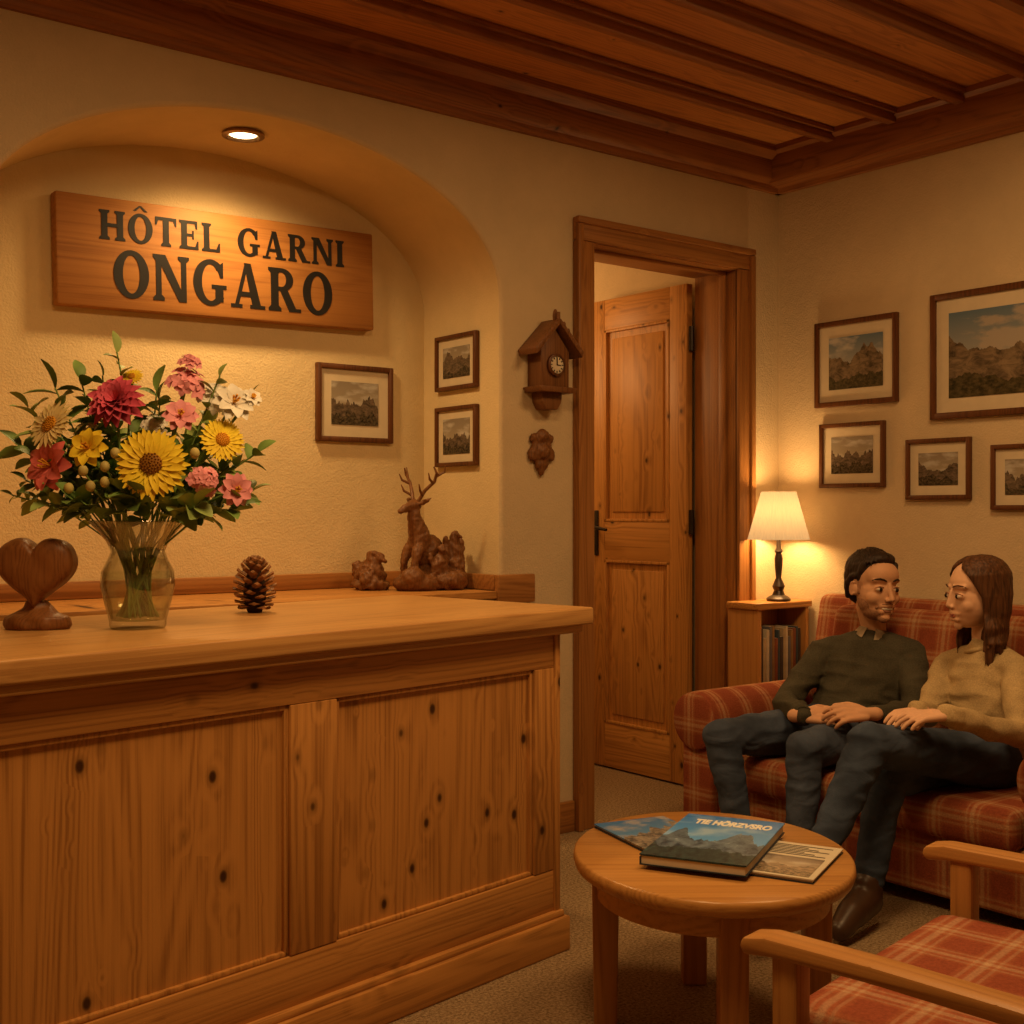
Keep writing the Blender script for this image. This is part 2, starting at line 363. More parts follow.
# ------------------------------------------------------------ sign
def ringq(cx,cy,ro,so,ri,si,a0,a1,n=24):
    out=[]
    for i in range(n):
        a=rad(a0+(a1-a0)*i/n);b=rad(a0+(a1-a0)*(i+1)/n)
        out.append([(cx+ro*math.cos(a),cy+so*math.sin(a)),(cx+ro*math.cos(b),cy+so*math.sin(b)),(cx+ri*math.cos(b),cy+si*math.sin(b)),(cx+ri*math.cos(a),cy+si*math.sin(a))])
    return out
def rc(a,b,c,d): return [(a,b),(c,b),(c,d),(a,d)]
def stem(x,w=.22,serT=1,serB=1):
    o=[rc(x,0,x+w,1)]
    if serB: o+=[[(x-.075,0),(x+w+.075,0),(x+w+.075,.065),(x+w,.13),(x,.13),(x-.075,.065)]]
    if serT: o+=[[(x-.075,1),(x+w+.075,1),(x+w+.075,.935),(x+w,.87),(x,.87),(x-.075,.935)]]
    return o
O=ringq(.45,.5,.45,.52,.215,.41,0,360,36)
LET={'H':(stem(.08)+stem(.64)+[rc(.2,.44,.7,.56)],.94),'O':(O,.90),
'^':(O+[[(.18,1.09),(.30,1.09),(.49,1.28),(.41,1.28)],[(.72,1.09),(.60,1.09),(.41,1.28),(.49,1.28)]],.90),
'T':(stem(.29,.22,0,1)+[rc(.0,.89,.80,1.0),[(0,1),(.08,1),(.12,.90),(.05,.72),(0,.72)],[(.80,1),(.72,1),(.68,.90),(.75,.72),(.80,.72)]],.80),
'E':(stem(.08)+[rc(.1,.90,.70,1),rc(.1,.45,.56,.55),rc(.1,0,.72,.10),[(.70,1),(.60,.92),(.65,.72),(.70,.72)],[(.74,0),(.74,.30),(.69,.30),(.60,.07)],rc(.50,.35,.56,.66)],.77),
'L':(stem(.08)+[rc(.1,0,.68,.10),[(.72,0),(.72,.32),(.67,.32),(.56,.07)]],.73),
'I':(stem(.09),.40),
'N':(stem(.08,.14)+stem(.74,.14,1,0)+[[(.08,1),(.33,1),(.88,0),(.68,0)]],.96),
'A':([[(.09,0),(.20,0),(.50,1),(.40,1)],[(.62,0),(.87,0),(.57,1.02),(.38,1.02)],rc(.23,.26,.72,.37),rc(.0,0,.32,.08),rc(.54,0,.97,.08)],.97),
'R':(stem(.08)+ringq(.40,.735,.34,.265,.13,.165,-90,90,18)+[rc(.2,.90,.41,1),rc(.2,.47,.41,.57),[(.32,.52),(.56,.52),(.86,0),(.61,0)],rc(.60,0,.96,.08)],.93),
'G':(ringq(.47,.5,.47,.52,.235,.41,42,322,32)+[rc(.60,.08,.82,.44),rc(.50,.37,.91,.46),[(.74,.62),(.82,.62),(.82,.98),(.75,.93),(.66,.80)]],.93),' ':([],.5)}
def lettering(g,txt,x0,z0,w,h,y=-.0,dep=.004):
    tot=sum(LET[c][1]+.1 for c in txt)-.1; sx=w/tot; x=x0
    for ch in txt:
        ps,wd=LET[ch]
        for i,p in enumerate(ps): g.prism([(x+a*sx,z0+b*h) for a,b in p],y,y-dep-.00003*(i%7))
        x+=(wd+.1)*sx
sg=empty('hotel_sign',(1.394,NY,2.09),0,'carved wooden hotel name sign with black lettering','sign',rot=(0,rad(-1.1),0))
G().box((0,-.06,0),(1.315,-.002,.405),.008).obj('sign_board',W_SIGN,sg)
g=G(); lettering(g,'H^TEL GARNI',.155,.250,1.02,.108,-.058); lettering(g,'ONGARO',.205,.045,.91,.172,-.058)
g.obj('lettering',BLACK,sg,smooth=False,label='bold black serif lettering')
# ------------------------------------------------------------ pictures
def picture(w,h,loc,rz,seed,label,fb=.022,mt=.05,sty=None,group='framed mountain photographs on the wall'):
    e=empty('framed_picture',loc,rz,label,'picture',group)
    g=G(); 
    for a,c in (((-w/2+.0007,-.025,-h/2+.0007),(-w/2+fb,0,h/2-.0007)),((w/2-fb,-.025,-h/2+.0007),(w/2-.0007,0,h/2-.0007)),((-w/2,-.0245,-h/2),(w/2,-.0005,-h/2+fb)),((-w/2,-.0245,h/2-fb),(w/2,-.0005,h/2))): g.box(a,c,.004)
    g.obj('frame',W_FR,e)
    G().box((-w/2+fb*.8,-.012,-h/2+fb*.8),(w/2-fb*.8,-.002,h/2-fb*.8)).obj('passepartout',MATB,e)
    m=landscape('print_%d'%seed,seed,**(sty or {}))
    G().box((-w/2+fb+mt,-.0145,-h/2+fb+mt),(w/2-fb-mt,-.0115,h/2-fb-mt)).obj('print',m,e)
COLR=dict(sky=((.33,.32,.28),(.10,.16,.22)),rock=((.04,.03,.02),(.25,.18,.11)),fg=((.02,.02,.01),(.11,.085,.04)))
COLB=dict(COLR,mist=.56,rf=1.4,ra=1.7,rb=-.3,cl=(.38,.33,.27))
SEP=dict(sky=((.34,.29,.21),(.25,.21,.16)),rock=((.035,.028,.02),(.18,.13,.09)),fg=((.01,.008,.006),(.13,.1,.06)))
SEPT=dict(SEP,rf=7,ra=.9,rb=.08,ff=9)
lab='dark wood framed mountain photograph with cream mat, '
Rz=rad(-90)
picture(.455,.40,(XR,3.498,2.04),Rz,1,lab+'medium size',.024,.055,COLR)
picture(.74,.54,(XR,2.735,2.017),Rz,2,lab+'largest one',.028,.06,COLB)
picture(.36,.30,(XR,3.518,1.612),Rz,3,lab+'small',.02,.045,SEPT)
picture(.315,.265,(XR,3.07,1.535),Rz,4,lab+'small',.02,.042,SEP)
picture(.33,.27,(XR,2.655,1.492),Rz,5,lab+'small',.02,.042,SEPT)
picture(.37,.325,(2.643,NY,1.805),0,6,'dark framed photograph on the niche back plaster',.022,.05,SEPT)
picture(.30,.235,(NX1,4.25,1.983),Rz,7,'small framed landscape, upper on the niche side',.018,.035,SEP)
picture(.30,.255,(NX1,4.25,1.669),Rz,8,'small framed landscape, lower on the niche side',.018,.035,SEPT)
# ------------------------------------------------------------ recessed downlight
dl=empty('recessed_downlight',(1.99,4.2,2.748),0,'round recessed spotlight in the arch soffit','ceiling light')
G().lathe([(.075,0),(.078,-.012),(.06,-.016),(.052,-.004),(.052,.0)],32).obj('rim',plain('brass_rim',(.3,.18,.08),.3,.5,.8),dl)
N=NT('lamp_glow'); N.b.inputs['Emission Color'].default_value=(1,.72,.38,1); N.b.inputs['Emission Strength'].default_value=7; GLOW=N.m
G().lathe([(.001,-.006),(.05,-.006),(.05,-.002)],24).obj('bulb',GLOW,dl)
# ------------------------------------------------------------ cuckoo clock + plaque
ck=empty('cuckoo_clock',(3.215,D,1.95),0,'carved wooden cuckoo clock shaped like a chalet','clock')
G().prism([(-.075,-.10),(.075,-.10),(.075,.06),(0,.15),(-.075,.06)],-.09,0,bev=.005).obj('body',W_CARV,ck)
g=G()
for s_ in (-1,1):
    g.prism([(0,.19),(0,.165),(s_*.12,.035),(s_*.128,.06)],-.125,-.001*(s_+2),bev=.004)
g.ell((0,-.09,.2),(.011,.011,.03)); g.tube([(0,-.11,.175),(0,-.11,.215)],.008)
for i in range(5):
    for s_ in (-1,1): g.ell((s_*(.02+.023*i),-.122,.165-.026*i),(.009,.006,.012),sub=2)
g.obj('roof',W_CARV,ck)
g=G().prism([(-.10,-.09),(.10,-.09),(.09,-.112),(-.09,-.112)],-.115,0,bev=.003).prism([(-.055,-.111),(.055,-.111),(.05,-.15),(.03,-.18),(-.03,-.18),(-.05,-.15)],-.07,0,bev=.004)
g.obj('base_bracket',W_CARV,ck)
MY=Matrix.Rotation(rad(90),4,'X')
G().lathe([(.046,0),(.046,.015),(.036,.018),(.036,.0)],32,M=Matrix.Translation((0,-.088,.0))@MY).obj('dial_ring',W_FR,ck)
G().lathe([(.001,.0),(.037,.0),(.037,.012),(.001,.012)],32,M=Matrix.Translation((0,-.088,.0))@MY).obj('dial',plain('dial_cream',(.65,.55,.4),.5),ck)
g=G()
for i in range(12):
    a=rad(30*i); g.box((-.0018,-.1025,.025),(.0018,-.0995,.033),M=Matrix.Rotation(a,4,'Y'))
g.box((-.002,-.104,0),(.002,-.1015,.028)).box((-.002,-.1035,0),(.002,-.101,.019),M=Matrix.Rotation(rad(95),4,'Y'))
g.obj('clock_hands',BLACK,ck,smooth=False)
pq=empty('carved_plaque',(3.205,D,1.607),0,'small carved wooden wall ornament','wall ornament')
g=G().ell((0,-.012,0),(.055,.022,.06)).ell((0,-.02,.055),(.03,.025,.03)).ell((-.04,-.012,.045),(.02,.018,.022)).ell((.04,-.012,.045),(.02,.018,.022)).ell((0,-.028,-.01),(.03,.02,.03)).ell((-.045,-.012,-.02),(.025,.018,.03)).ell((.045,-.012,-.02),(.025,.018,.03)).ell((0,-.012,-.06),(.035,.018,.03)).ell((0,-.012,-.09),(.015,.014,.02))
g.box((-.03,-.012,-.05),(.03,.001,.05)).obj('ornament',W_CARV,pq,voxel=.005,sm=1,wr=lambda p:.004*noise.noise(p*70))
# ------------------------------------------------------------ heart
CZ=1.05
ht=empty('wooden_heart',(.947,3.186,CZ),rad(-34),'carved dark wooden heart on a rustic base','sculpture')
def heart(f):
    return [(.0061*16*math.sin(t)**3*f,.0061*(13*math.cos(t)-3.6*math.cos(2*t)-2*math.cos(3*t)-math.cos(4*t))*1.08*f) for t in [2*math.pi*i/64 for i in range(64)]]
g=G(); b=g.bm; R=[]
for sgn in (-1,1):
    for k in range(9):
        f=[0.02,.25,.5,.7,.82,.9,.96,.99,1][k]
        if sgn==1: f=[1,.99,.96,.9,.82,.7,.5,.25,.02][k]
        th=.036*math.sqrt(max(0,1-f**4))**.8+.012
        R.append([b.verts.new((x,sgn*th,z+.153)) for x,z in heart(f)])
for a,c in zip(R[:-1],R[1:]):
    for i in range(64): b.faces.new((a[i],a[(i+1)%64],c[(i+1)%64],c[i]))
b.faces.new(R[0]); b.faces.new(R[-1]); bmesh.ops.recalc_face_normals(b,faces=b.faces)
g.obj('heart',W_HEART,ht,voxel=.005,sm=1,wr=lambda p:.003*noise.noise(p*25))
G().lathe([(.001,0),(.080,0),(.086,.012),(.080,.030),(.055,.042),(.035,.055),(.028,.07),(.001,.071)],32,sy=.62).obj('base',W_HEART,ht,voxel=.005,sm=1,wr=lambda p:.006*noise.noise(p*30))
# ------------------------------------------------------------ pine cone
pc=empty('pine_cone',(1.614,3.328,CZ),0,'large brown pine cone standing on the counter','pine cone')
G().lathe([(.001,.0),(.02,.0),(.032,.03),(.034,.07),(.026,.105),(.010,.14),(.001,.145)],16).obj('core',plain('cone_core',(.03,.013,.006),.8),pc)
g=G()
NC=72
for i in range(NC):
    t=i/NC; z=.014+t*.132; a=i*2.39996; R_=.066*math.sin(math.pi*(t*.76+.20))**.6
    L=R_; wd=.0165*(1-t*.45); M=Matrix.Translation((0,0,z))@Matrix.Rotation(a,4,'Z')@Matrix.Rotation(rad(12-66*t),4,'Y')
    b=bmesh.new(); pr=[(0,.3),(.5,.7),(.82,1.15),(1,.6)]; rows=[]
    for (u,w_) in pr:
        zz=.008*u*u; th=.0015+.0035*u
        rows.append([b.verts.new((L*u,-wd*w_,zz)),b.verts.new((L*u,0,zz+th)),b.verts.new((L*u,wd*w_,zz)),b.verts.new((L*u,0,zz-th))])
    for q,r_ in zip(rows[:-1],rows[1:]):
        for j in range(4): b.faces.new((q[j],q[(j+1)%4],r_[(j+1)%4],r_[j]))
    b.faces.new(rows[-1]); bmesh.ops.recalc_face_normals(b,faces=b.faces); g.add(b,M)
g.obj('scales',plain('cone_scales',(.30,.14,.055),.65,var=.5,sc=60),pc,label='overlapping woody scales',smooth=False)
# ------------------------------------------------------------ carved deer and companions
dz=LZ; carve=lambda p:.004*noise.noise(p*38)+.003*noise.noise(p*90)
de=empty('deer_figurine',(2.77,4.19,dz),rad(188),'carved wooden stag with antlers rising from a rough base','figurine')
g=G()  # local: x forward
g.ell((0,0,.03),(.13,.09,.05)).ell((-.06,.01,.07),(.07,.07,.06)).ell((.07,.03,.05),(.05,.05,.05))
g.ell((-.045,0,.15),(.068,.050,.078)).ell((.01,0,.20),(.048,.045,.08)).ell((-.06,0,.11),(.065,.058,.06))
g.chain([((.02,0,.24),.040),((.035,0,.29),.030),((.04,0,.325),.025)])
g.chain([((.035,0,.345),.027),((.08,0,.335),.017),((.112,0,.322),.012)])
for s_ in (-1,1):
    g.chain([((.03,s_*.025,.352),.008),((.015,s_*.055,.365),.011),((.008,s_*.072,.375),.004)])
    g.chain([((.04,s_*.03,.17),.024),((.065,s_*.035,.11),.015),((.06,s_*.036,.05),.011),((.075,s_*.036,.03),.013)])
    g.chain([((-.07,s_*.045,.12),.034),((-.02,s_*.058,.07),.022),((-.06,s_*.06,.04),.015)])
g.obj('body',W_CARV,de,voxel=.005,sm=1,wr=carve)
g=G()
for s_ in (-1,1):
    g.tube([(.03,s_*.015,.36),(.015,s_*.04,.405),(-.005,s_*.075,.44),(-.0,s_*.095,.475),(.012,s_*.09,.50)],[.008,.0075,.007,.006,.003])
    g.tube([(.02,s_*.03,.385),(.05,s_*.05,.405),(.06,s_*.055,.43)],[.006,.005,.002])
    g.tube([(-.002,s_*.07,.435),(.03,s_*.085,.45),(.04,s_*.09,.475)],[.006,.005,.002])
    g.tube([(-.002,s_*.085,.46),(-.025,s_*.115,.48),(-.025,s_*.12,.505)],[.006,.004,.002])
g.obj('antlers',W_CARV,de)
f1=empty('carved_figurine',(2.61,4.32,dz),rad(-60),'small rough carved wooden animal beside the stag','figurine')
g=G().ell((0,0,.02),(.08,.07,.03)).ell((0,0,.07),(.055,.05,.06)).ell((.02,.0,.13),(.035,.03,.035)).cap((.04,0,.13),.018,(.06,0,.12),.012).chain([((-.04,0,.05),.035),((-.06,.01,.09),.03)]).cap((.03,.035,.07),.016,(.045,.04,.02),.014).cap((.03,-.035,.07),.016,(.045,-.04,.02),.014).ell((-.01,.05,.04),(.03,.03,.035)).ell((.01,-.05,.05),(.03,.03,.03))
g.obj('body',W_CARV,f1,voxel=.005,sm=1,wr=lambda p:.012*noise.noise(p*40)+.004*noise.noise(p*90))
f2=empty('bird_figurine',(2.875,4.14,dz),rad(-80),'carved wooden bird group on a rough stump','figurine')
g=G().ell((0,0,.04),(.07,.09,.05)).ell((0,.03,.09),(.045,.04,.06)).chain([((0,.03,.11),.035),((.0,.03,.19),.024),((.005,.03,.225),.018)]).cap((.015,.03,.225),.01,(.04,.03,.215),.004).ell((-.01,.075,.15),(.018,.016,.075)).ell((-.01,-.01,.15),(.018,.016,.07)).ell((0,-.055,.1),(.032,.028,.055)).ell((.01,-.055,.165),(.018,.016,.02)).cap((.02,-.055,.165),.008,(.04,-.055,.158),.003).chain([((0,-.08,.08),.018),((-.01,-.1,.15),.007)]).chain([((-.02,.05,.1),.018),((-.03,.06,.24),.005)])
g.obj('body',W_CARV,f2,voxel=.005,sm=1,wr=lambda p:.009*noise.noise(p*40)+.004*noise.noise(p*90))
# ------------------------------------------------------------ vase and bouquet
vb=V((1.156,3.050,CZ)); RV=V((.7912,-.6115,0)); VV=V((.6115,.7912,0))
va=empty('glass_vase',vb,0,'clear waisted glass vase holding the bouquet','vase')
N=NT('clear_glass'); gl=N.new('ShaderNodeBsdfGlossy',{'Color':(1,.98,.94,1),'Roughness':.03}); lw=N.new('ShaderNodeLayerWeight',{'Blend':.4})
tr=N.new('ShaderNodeBsdfTransparent',{'Color':N.ramp(lw.outputs['Facing'],[(.0,(.95,.96,.93)),(.55,(.84,.86,.80)),(.85,(.45,.46,.38)),(1,(.25,.26,.2))])})
mx=N.new('ShaderNodeMixShader',{0:N.mth('ADD',N.mth('MULTIPLY',N.mth('POWER',lw.outputs['Facing'],1.8),.65),.09)})
N.ln(tr.outputs[0],mx.inputs[1]);N.ln(gl.outputs[0],mx.inputs[2]);N.ln(mx.outputs[0],N.out.inputs['Surface']); GLASS=N.m
N=NT('vase_water'); gl=N.new('ShaderNodeBsdfGlossy',{'Color':(1,1,1,1),'Roughness':.05}); tr=N.new('ShaderNodeBsdfTransparent',{'Color':(.95,.97,.9,1)}); mx=N.new('ShaderNodeMixShader',{0:.05})
N.ln(tr.outputs[0],mx.inputs[1]);N.ln(gl.outputs[0],mx.inputs[2]);N.ln(mx.outputs[0],N.out.inputs['Surface']); WATER=N.m
G().lathe([(.001,.0),(.066,.0),(.070,.008),(.070,.02),(.084,.075),(.092,.110),(.089,.145),(.074,.175),(.066,.195),(.076,.22),(.100,.25),(.120,.270),(.121,.274),(.115,.272),(.096,.25),(.072,.22),(.062,.195),(.070,.175),(.085,.145),(.088,.110),(.080,.075),(.066,.022),(.001,.016)],56).obj('glass',GLASS,va,ang=0)
G().lathe([(.001,.017),(.065,.023),(.079,.075),(.087,.110),(.084,.143),(.001,.143)],40).obj('water',WATER,va,ang=60)
STEM=plain('stem_green',(.17,.27,.07),.5,var=.3)
LEAF=plain('leaf_green',(.17,.28,.065),.5,var=.45,sc=12); LEAF2=plain('leaf_light_green',(.32,.43,.12),.5,var=.3,sc=12)
def pm(n,c): return plain(n,c,.6,.2,var=.22,sc=16)
DPINK=pm('petal_deep_pink',(.62,.09,.15)); CORAL=pm('petal_coral',(.82,.19,.17)); PINK=pm('petal_pink',(.88,.34,.38)); YEL=pm('petal_yellow',(.98,.66,.04)); CREAM=pm('petal_cream',(.92,.70,.32)); WHITE=pm('petal_white',(.92,.87,.74)); BROWN=pm('flower_heart_brown',(.28,.12,.01)); GOLD=pm('flower_heart_gold',(.65,.30,.02))
GRP='mixed flowers in the glass vase'
def stempath(head):
    a=V((random.uniform(-.045,.045),random.uniform(-.045,.045),.03)); n=V((-a.x*.9+head.x*.2,-a.y*.9+head.y*.2,.20)); n.xy=V((max(-.040,min(.040,n.x)),max(-.040,min(.040,n.y))))
    mid=(n+head)/2+V((0,0,.03)); return [a,(a+n)/2,n,mid,head]
def flower(px,py,dep,rpx,kind,pet,cen,label):
    k=3.12/1228; hd=RV*((px-138)*k)+VV*dep+V((0,0,EYE-(py-514)*k-CZ)); R_=rpx*k
    e=empty(kind[0],vb,0,label,'flower',GRP)
    ax=(V((hd.x,hd.y,(hd.z-.33)))*1.0-VV*.34).normalized()
    Mq=Matrix.Translation(hd)@ax.to_track_quat('Z','Y').to_matrix().to_4x4()
    g=G(); t=kind[1]
    if t=='gerbera':
        for L_,nn,ti,ph in ((1,21,.03,0),(.93,21,.12,.15)):
            for i in range(nn): g.petal(R_*L_*random.uniform(.92,1.04),R_*.25,2*math.pi*i/nn+ph,ti,random.uniform(-.2,-.03),.0,M=Mq,cup=.35)
    elif t=='dahlia':
        for L_,nn,ti,ph in ((1,14,-.05,0),(.92,14,.25,.2),(.78,12,.5,.1),(.6,10,.8,0),(.42,8,1.1,.2)):
            for i in range(nn): g.petal(R_*L_*random.uniform(.88,1.08),R_*.38,2*math.pi*i/nn+ph,ti,-.3,.0,M=Mq,cup=.7)
    elif t=='lily':
        for L_,nn,ti,ph in ((1,6,.35,0),(.95,6,.6,.5)):
            for i in range(nn): g.petal(R_*L_,R_*.62,2*math.pi*i/nn+ph,ti,-.7,.0,M=Mq)
    elif t=='cluster':
        for j in range(11):
            a=j*2.4+random.random()*.5; q=math.sqrt(j/11)*R_*.85; M2=Mq@Matrix.Translation((math.cos(a)*q,math.sin(a)*q,R_*.4*(1-j/11)+random.uniform(-.1,.1)*R_))@Matrix.Rotation(q/R_*.9+random.uniform(-.3,.3),4,V((-math.sin(a),math.cos(a),0)))
            for i in range(5): g.petal(R_*.48,R_*.36,math.pi*.4*i+a,.35,-.6,0,M=M2,n=4)
    g.obj('petals',pet,e,smooth=True,ang=0)
    g=G()
    if t in('gerbera',):
        g.ell((0,0,.004),(R_*.30,R_*.30,R_*.11),mi=0)
        for i in range(50):
            a=i*2.4;q=math.sqrt(i/50)*R_*.31; g.ell((math.cos(a)*q,math.sin(a)*q,.004+R_*.11*math.sqrt(max(0,1-(q/R_/.33)**2))),(R_*.028,R_*.028,R_*.04),sub=1)
    elif t=='lily':
        for i in range(5): g.tube([(0,0,0),(math.cos(i*1.25)*R_*.15,math.sin(i*1.25)*R_*.15,R_*.5)],[.0015,.003],6)
    else: g.ell((0,0,.0),(R_*.12,R_*.12,R_*.1))
    g.bm.transform(Mq); g.obj('flower_center',cen,e)
    G().tube(stempath(hd-ax*.005),.0035,6).obj('stem',STEM,e)
flower(122,404,-.05,31,('dahlia','dahlia'),DPINK,DPINK,'deep pink dahlia in the bouquet')
flower(165,466,-.12,36,('gerbera_daisy','gerbera'),YEL,BROWN,'large yellow gerbera with brown heart')
flower(60,467,-.06,28,('lily','lily'),CORAL,GOLD,'coral red lily in the bouquet')
flower(187,382,.0,19,('carnation','cluster'),PINK,PINK,'fluffy pink blossom cluster in the bouquet')
flower(190,362,.0,11,('carnation','cluster'),PINK,PINK,'small pink blossom tip in the bouquet')
flower(187,418,-.06,18,('carnation','lily'),PINK,GOLD,'small pink blossom in the bouquet')
flower(235,404,-.02,22,('white_blossom','lily'),WHITE,GOLD,'large white blossom in the bouquet')
flower(252,398,.0,11,('white_blossom','lily'),WHITE,GOLD,'wispy white blossom at the bouquet edge')
flower(212,398,.03,19,('white_blossom','cluster'),WHITE,GOLD,'smaller white blossom in the bouquet')
flower(227,441,-.05,23,('gerbera_daisy','gerbera'),YEL,GOLD,'yellow gerbera with golden heart')
flower(58,426,-.05,27,('gerbera_daisy','gerbera'),CREAM,GOLD,'cream yellow daisy in the bouquet')
flower(100,450,-.08,21,('lily','lily'),YEL,GOLD,'small yellow lily in the bouquet')
flower(240,490,-.05,18,('lily','lily'),PINK,GOLD,'pink lily low in the bouquet')
flower(212,481,-.08,15,('carnation','cluster'),PINK,GOLD,'small pink blossom cluster in the bouquet')
flower(132,377,.0,12,('gerbera_daisy','gerbera'),YEL,GOLD,'tiny yellow daisy in the bouquet')
flower(85,432,.0,13,('carnation','cluster'),CREAM,GOLD,'cream blossom cluster in the bouquet')
flower(155,425,.0,13,('white_blossom','cluster'),WHITE,GOLD,'small white blossom in the bouquet')
BUD=plain('bud_pale_green',(.5,.42,.14),.6)
for px,py in ((83,489),(104,487),(97,472),(118,468),(118,483),(128,455),(205,455)):
    k=3.12/1228; hd=RV*((px-138)*k)-VV*.10+V((0,0,EYE-(py-514)*k-CZ))
    e=empty('flower_bud',vb,0,'round pale yellow flower bud','flower bud',GRP)
    G().ell(hd,(.012,.012,.014)).obj('bud',BUD,e); G().tube(stempath(hd),.0025,6).obj('stem',STEM,e)
def sprig(px,py,dep,nl,ll,lw_,m,label='leafy green sprig in the bouquet'):
    k=3.12/1228; tip=RV*((px-138)*k)+VV*dep+V((0,0,EYE-(py-514)*k-CZ))
    e=empty('leafy_sprig',vb,0,label,'foliage',GRP)
    p=stempath(tip); P=[]
    for i in range(len(p)-1):
        for j in range(5): P.append(p[i].lerp(p[i+1],j/5))
    P.append(p[-1]); G().tube(P,.0022,5).obj('stem',STEM,e)
    g=G(); a0=random.random()*6
    for i in range(nl):
        t=.68+.32*(i+1)/nl; f=t*(len(P)-1); q=P[int(f)].lerp(P[min(len(P)-1,int(f)+1)],f%1)
        d=(tip-p[2]).normalized(); side=d.orthogonal(); side.rotate(Matrix.Rotation(a0+i*2.4,3,d))
        ld=(d*.65+side*(.9 if i<nl-1 else .05)).normalized()
        M=Matrix.Translation(q)@ld.to_track_quat('X','Z').to_matrix().to_4x4()@Matrix.Rotation(random.uniform(-.8,.8),4,'X')
        g.petal(ll*random.uniform(.7,1.1),lw_*1.15,0,.1,-.6,0,M=M)
    g.obj('leaves',m,e,ang=0)
for s_ in ((117,352,.0,14,.06,.024,LEAF2),(78,378,.02,14,.065,.03,LEAF),(55,388,.0,14,.08,.03,LEAF),(28,408,.0,14,.085,.034,LEAF2),(25,448,-.03,14,.08,.035,LEAF),(12,495,.0,22,.032,.012,LEAF2),(30,480,-.03,16,.05,.02,LEAF),(45,500,-.05,14,.06,.03,LEAF2),(258,452,.0,14,.06,.03,LEAF),(250,492,.02,14,.065,.028,LEAF2),(240,508,-.03,12,.07,.035,LEAF),(205,505,-.08,12,.07,.04,LEAF2),(150,498,-.12,12,.065,.04,LEAF),(85,500,-.08,12,.07,.042,LEAF),(250,392,.03,14,.035,.015,LEAF2),(150,388,.06,14,.07,.03,LEAF),(200,450,.02,14,.08,.04,LEAF),(110,430,.04,14,.08,.04,LEAF2),(160,400,.0,14,.06,.03,LEAF),(75,455,.02,14,.07,.035,LEAF2),(135,490,-.1,12,.06,.035,LEAF2),(180,492,-.04,12,.07,.04,LEAF2),(60,508,.02,10,.07,.03,LEAF2),(220,376,.0,12,.045,.02,LEAF2),(140,440,.0,14,.08,.045,LEAF),(90,415,.03,14,.08,.04,LEAF),(205,425,.03,14,.07,.04,LEAF2),(120,470,-.04,14,.08,.045,LEAF),(225,470,.0,14,.07,.04,LEAF2),(180,440,.05,14,.08,.045,LEAF),(100,375,.02,14,.06,.028,LEAF),(60,450,.03,14,.08,.04,LEAF)):
    sprig(*s_)
# ------------------------------------------------------------ coffee table
T=W(.521,3.21); TZ=.46
tb=empty('coffee_table',T,rad(-37.7),'round pine coffee table with four square legs','table')
G().lathe([(.001,-.042),(.345,-.042),(.355,-.036),(.360,-.02),(.358,-.006),(.352,.0),(.001,0)],72,sy=1.2,M=Matrix.Translation((0,0,TZ))).obj('tabletop',W_TAB,tb,ang=50)
G().lathe([(.285,TZ-.115),(.30,TZ-.115),(.30,TZ-.04),(.285,TZ-.04)],64,sy=1.1,closed=False).obj('apron',W_TAB,tb,ang=50)
for dx,dy in ((-.275,.02),(.275,0),(0,-.31),(0,.31)):
    G().prism([(-.03,0),(.03,0),(.036,TZ-.04),(-.036,TZ-.04)],-.034,.034,bev=.006).obj('leg',W_TABZ,tb,loc=(dx,dy,0),rot=(0,0,math.atan2(dy,dx)))
PAPER=plain('paper_pages',(.62,.55,.42),.8,var=.05)
MOUNT=landscape('cover_mountain',21,sky=((.10,.38,.85),(.015,.17,.6)),rock=((.012,.035,.07),(.17,.26,.36)),fg=((.008,.02,.03),(.04,.10,.11)),snow=.3,gl=.4,cl=(.35,.55,.8),rb=-.28,ra=1.45)
MOUNT2=landscape('cover_valley',27,sky=((.10,.3,.6),(.03,.18,.5)),rock=((.03,.05,.07),(.4,.36,.3)),fg=((.03,.05,.07),(.35,.32,.25)),gl=.35)
MOUNT3=landscape('cover_village',33,sky=((.4,.33,.24),(.15,.12,.1)),rock=((.04,.03,.02),(.4,.3,.2)),fg=((.02,.015,.01),(.45,.34,.22)),gl=.35)
def booklet(name,r,d,z,w,h,t,ang,mat_,label,cat):
    e=empty(name,W(r,d,z),rad(-37.7+ang),label,cat,'reading matter on the coffee table')
    G().box((-w/2,-h/2,.002),(w/2-.004,h/2,t-.002)).obj('pages',PAPER,e,smooth=False)
    G().box((-w/2-.003,-h/2-.003,0),(w/2,h/2+.003,.003)).box((-w/2-.003,-h/2-.003,0.0031),(-w/2+.001,h/2+.003,t-.0036)).obj('back_cover',plain(name+'_back',(.02,.035,.06),.4),e,smooth=False)
    o=G().box((-w/2-.003,-.0035,-h/2-.003),(w/2,0,h/2+.003)).obj('front_cover',mat_,e,loc=(0,0,t),rot=(rad(-90),0,0),smooth=False)
    return e
booklet('magazine',.400,3.34,TZ,.22,.32,.008,24,MOUNT2,'magazine with mountain cover under the big book','magazine')
mg=booklet('magazine',.695,3.10,TZ,.21,.30,.008,-28,PAPER,'brochure with picture and text beside the big book','magazine')
o=G().box((-.09,-.001,-.14),(.09,0,.02)).obj('photo',MOUNT3,mg,loc=(0,0,.0116),rot=(rad(-90),0,0),smooth=False)
g=G()
for i in range(7): g.box((-.085,.04+.014*i,.0114),(.085-.03*(i%3),.046+.014*i,.0120))
g.obj('text_lines',plain('print_ink',(.06,.05,.04),.6),mg,smooth=False)
BT=.024
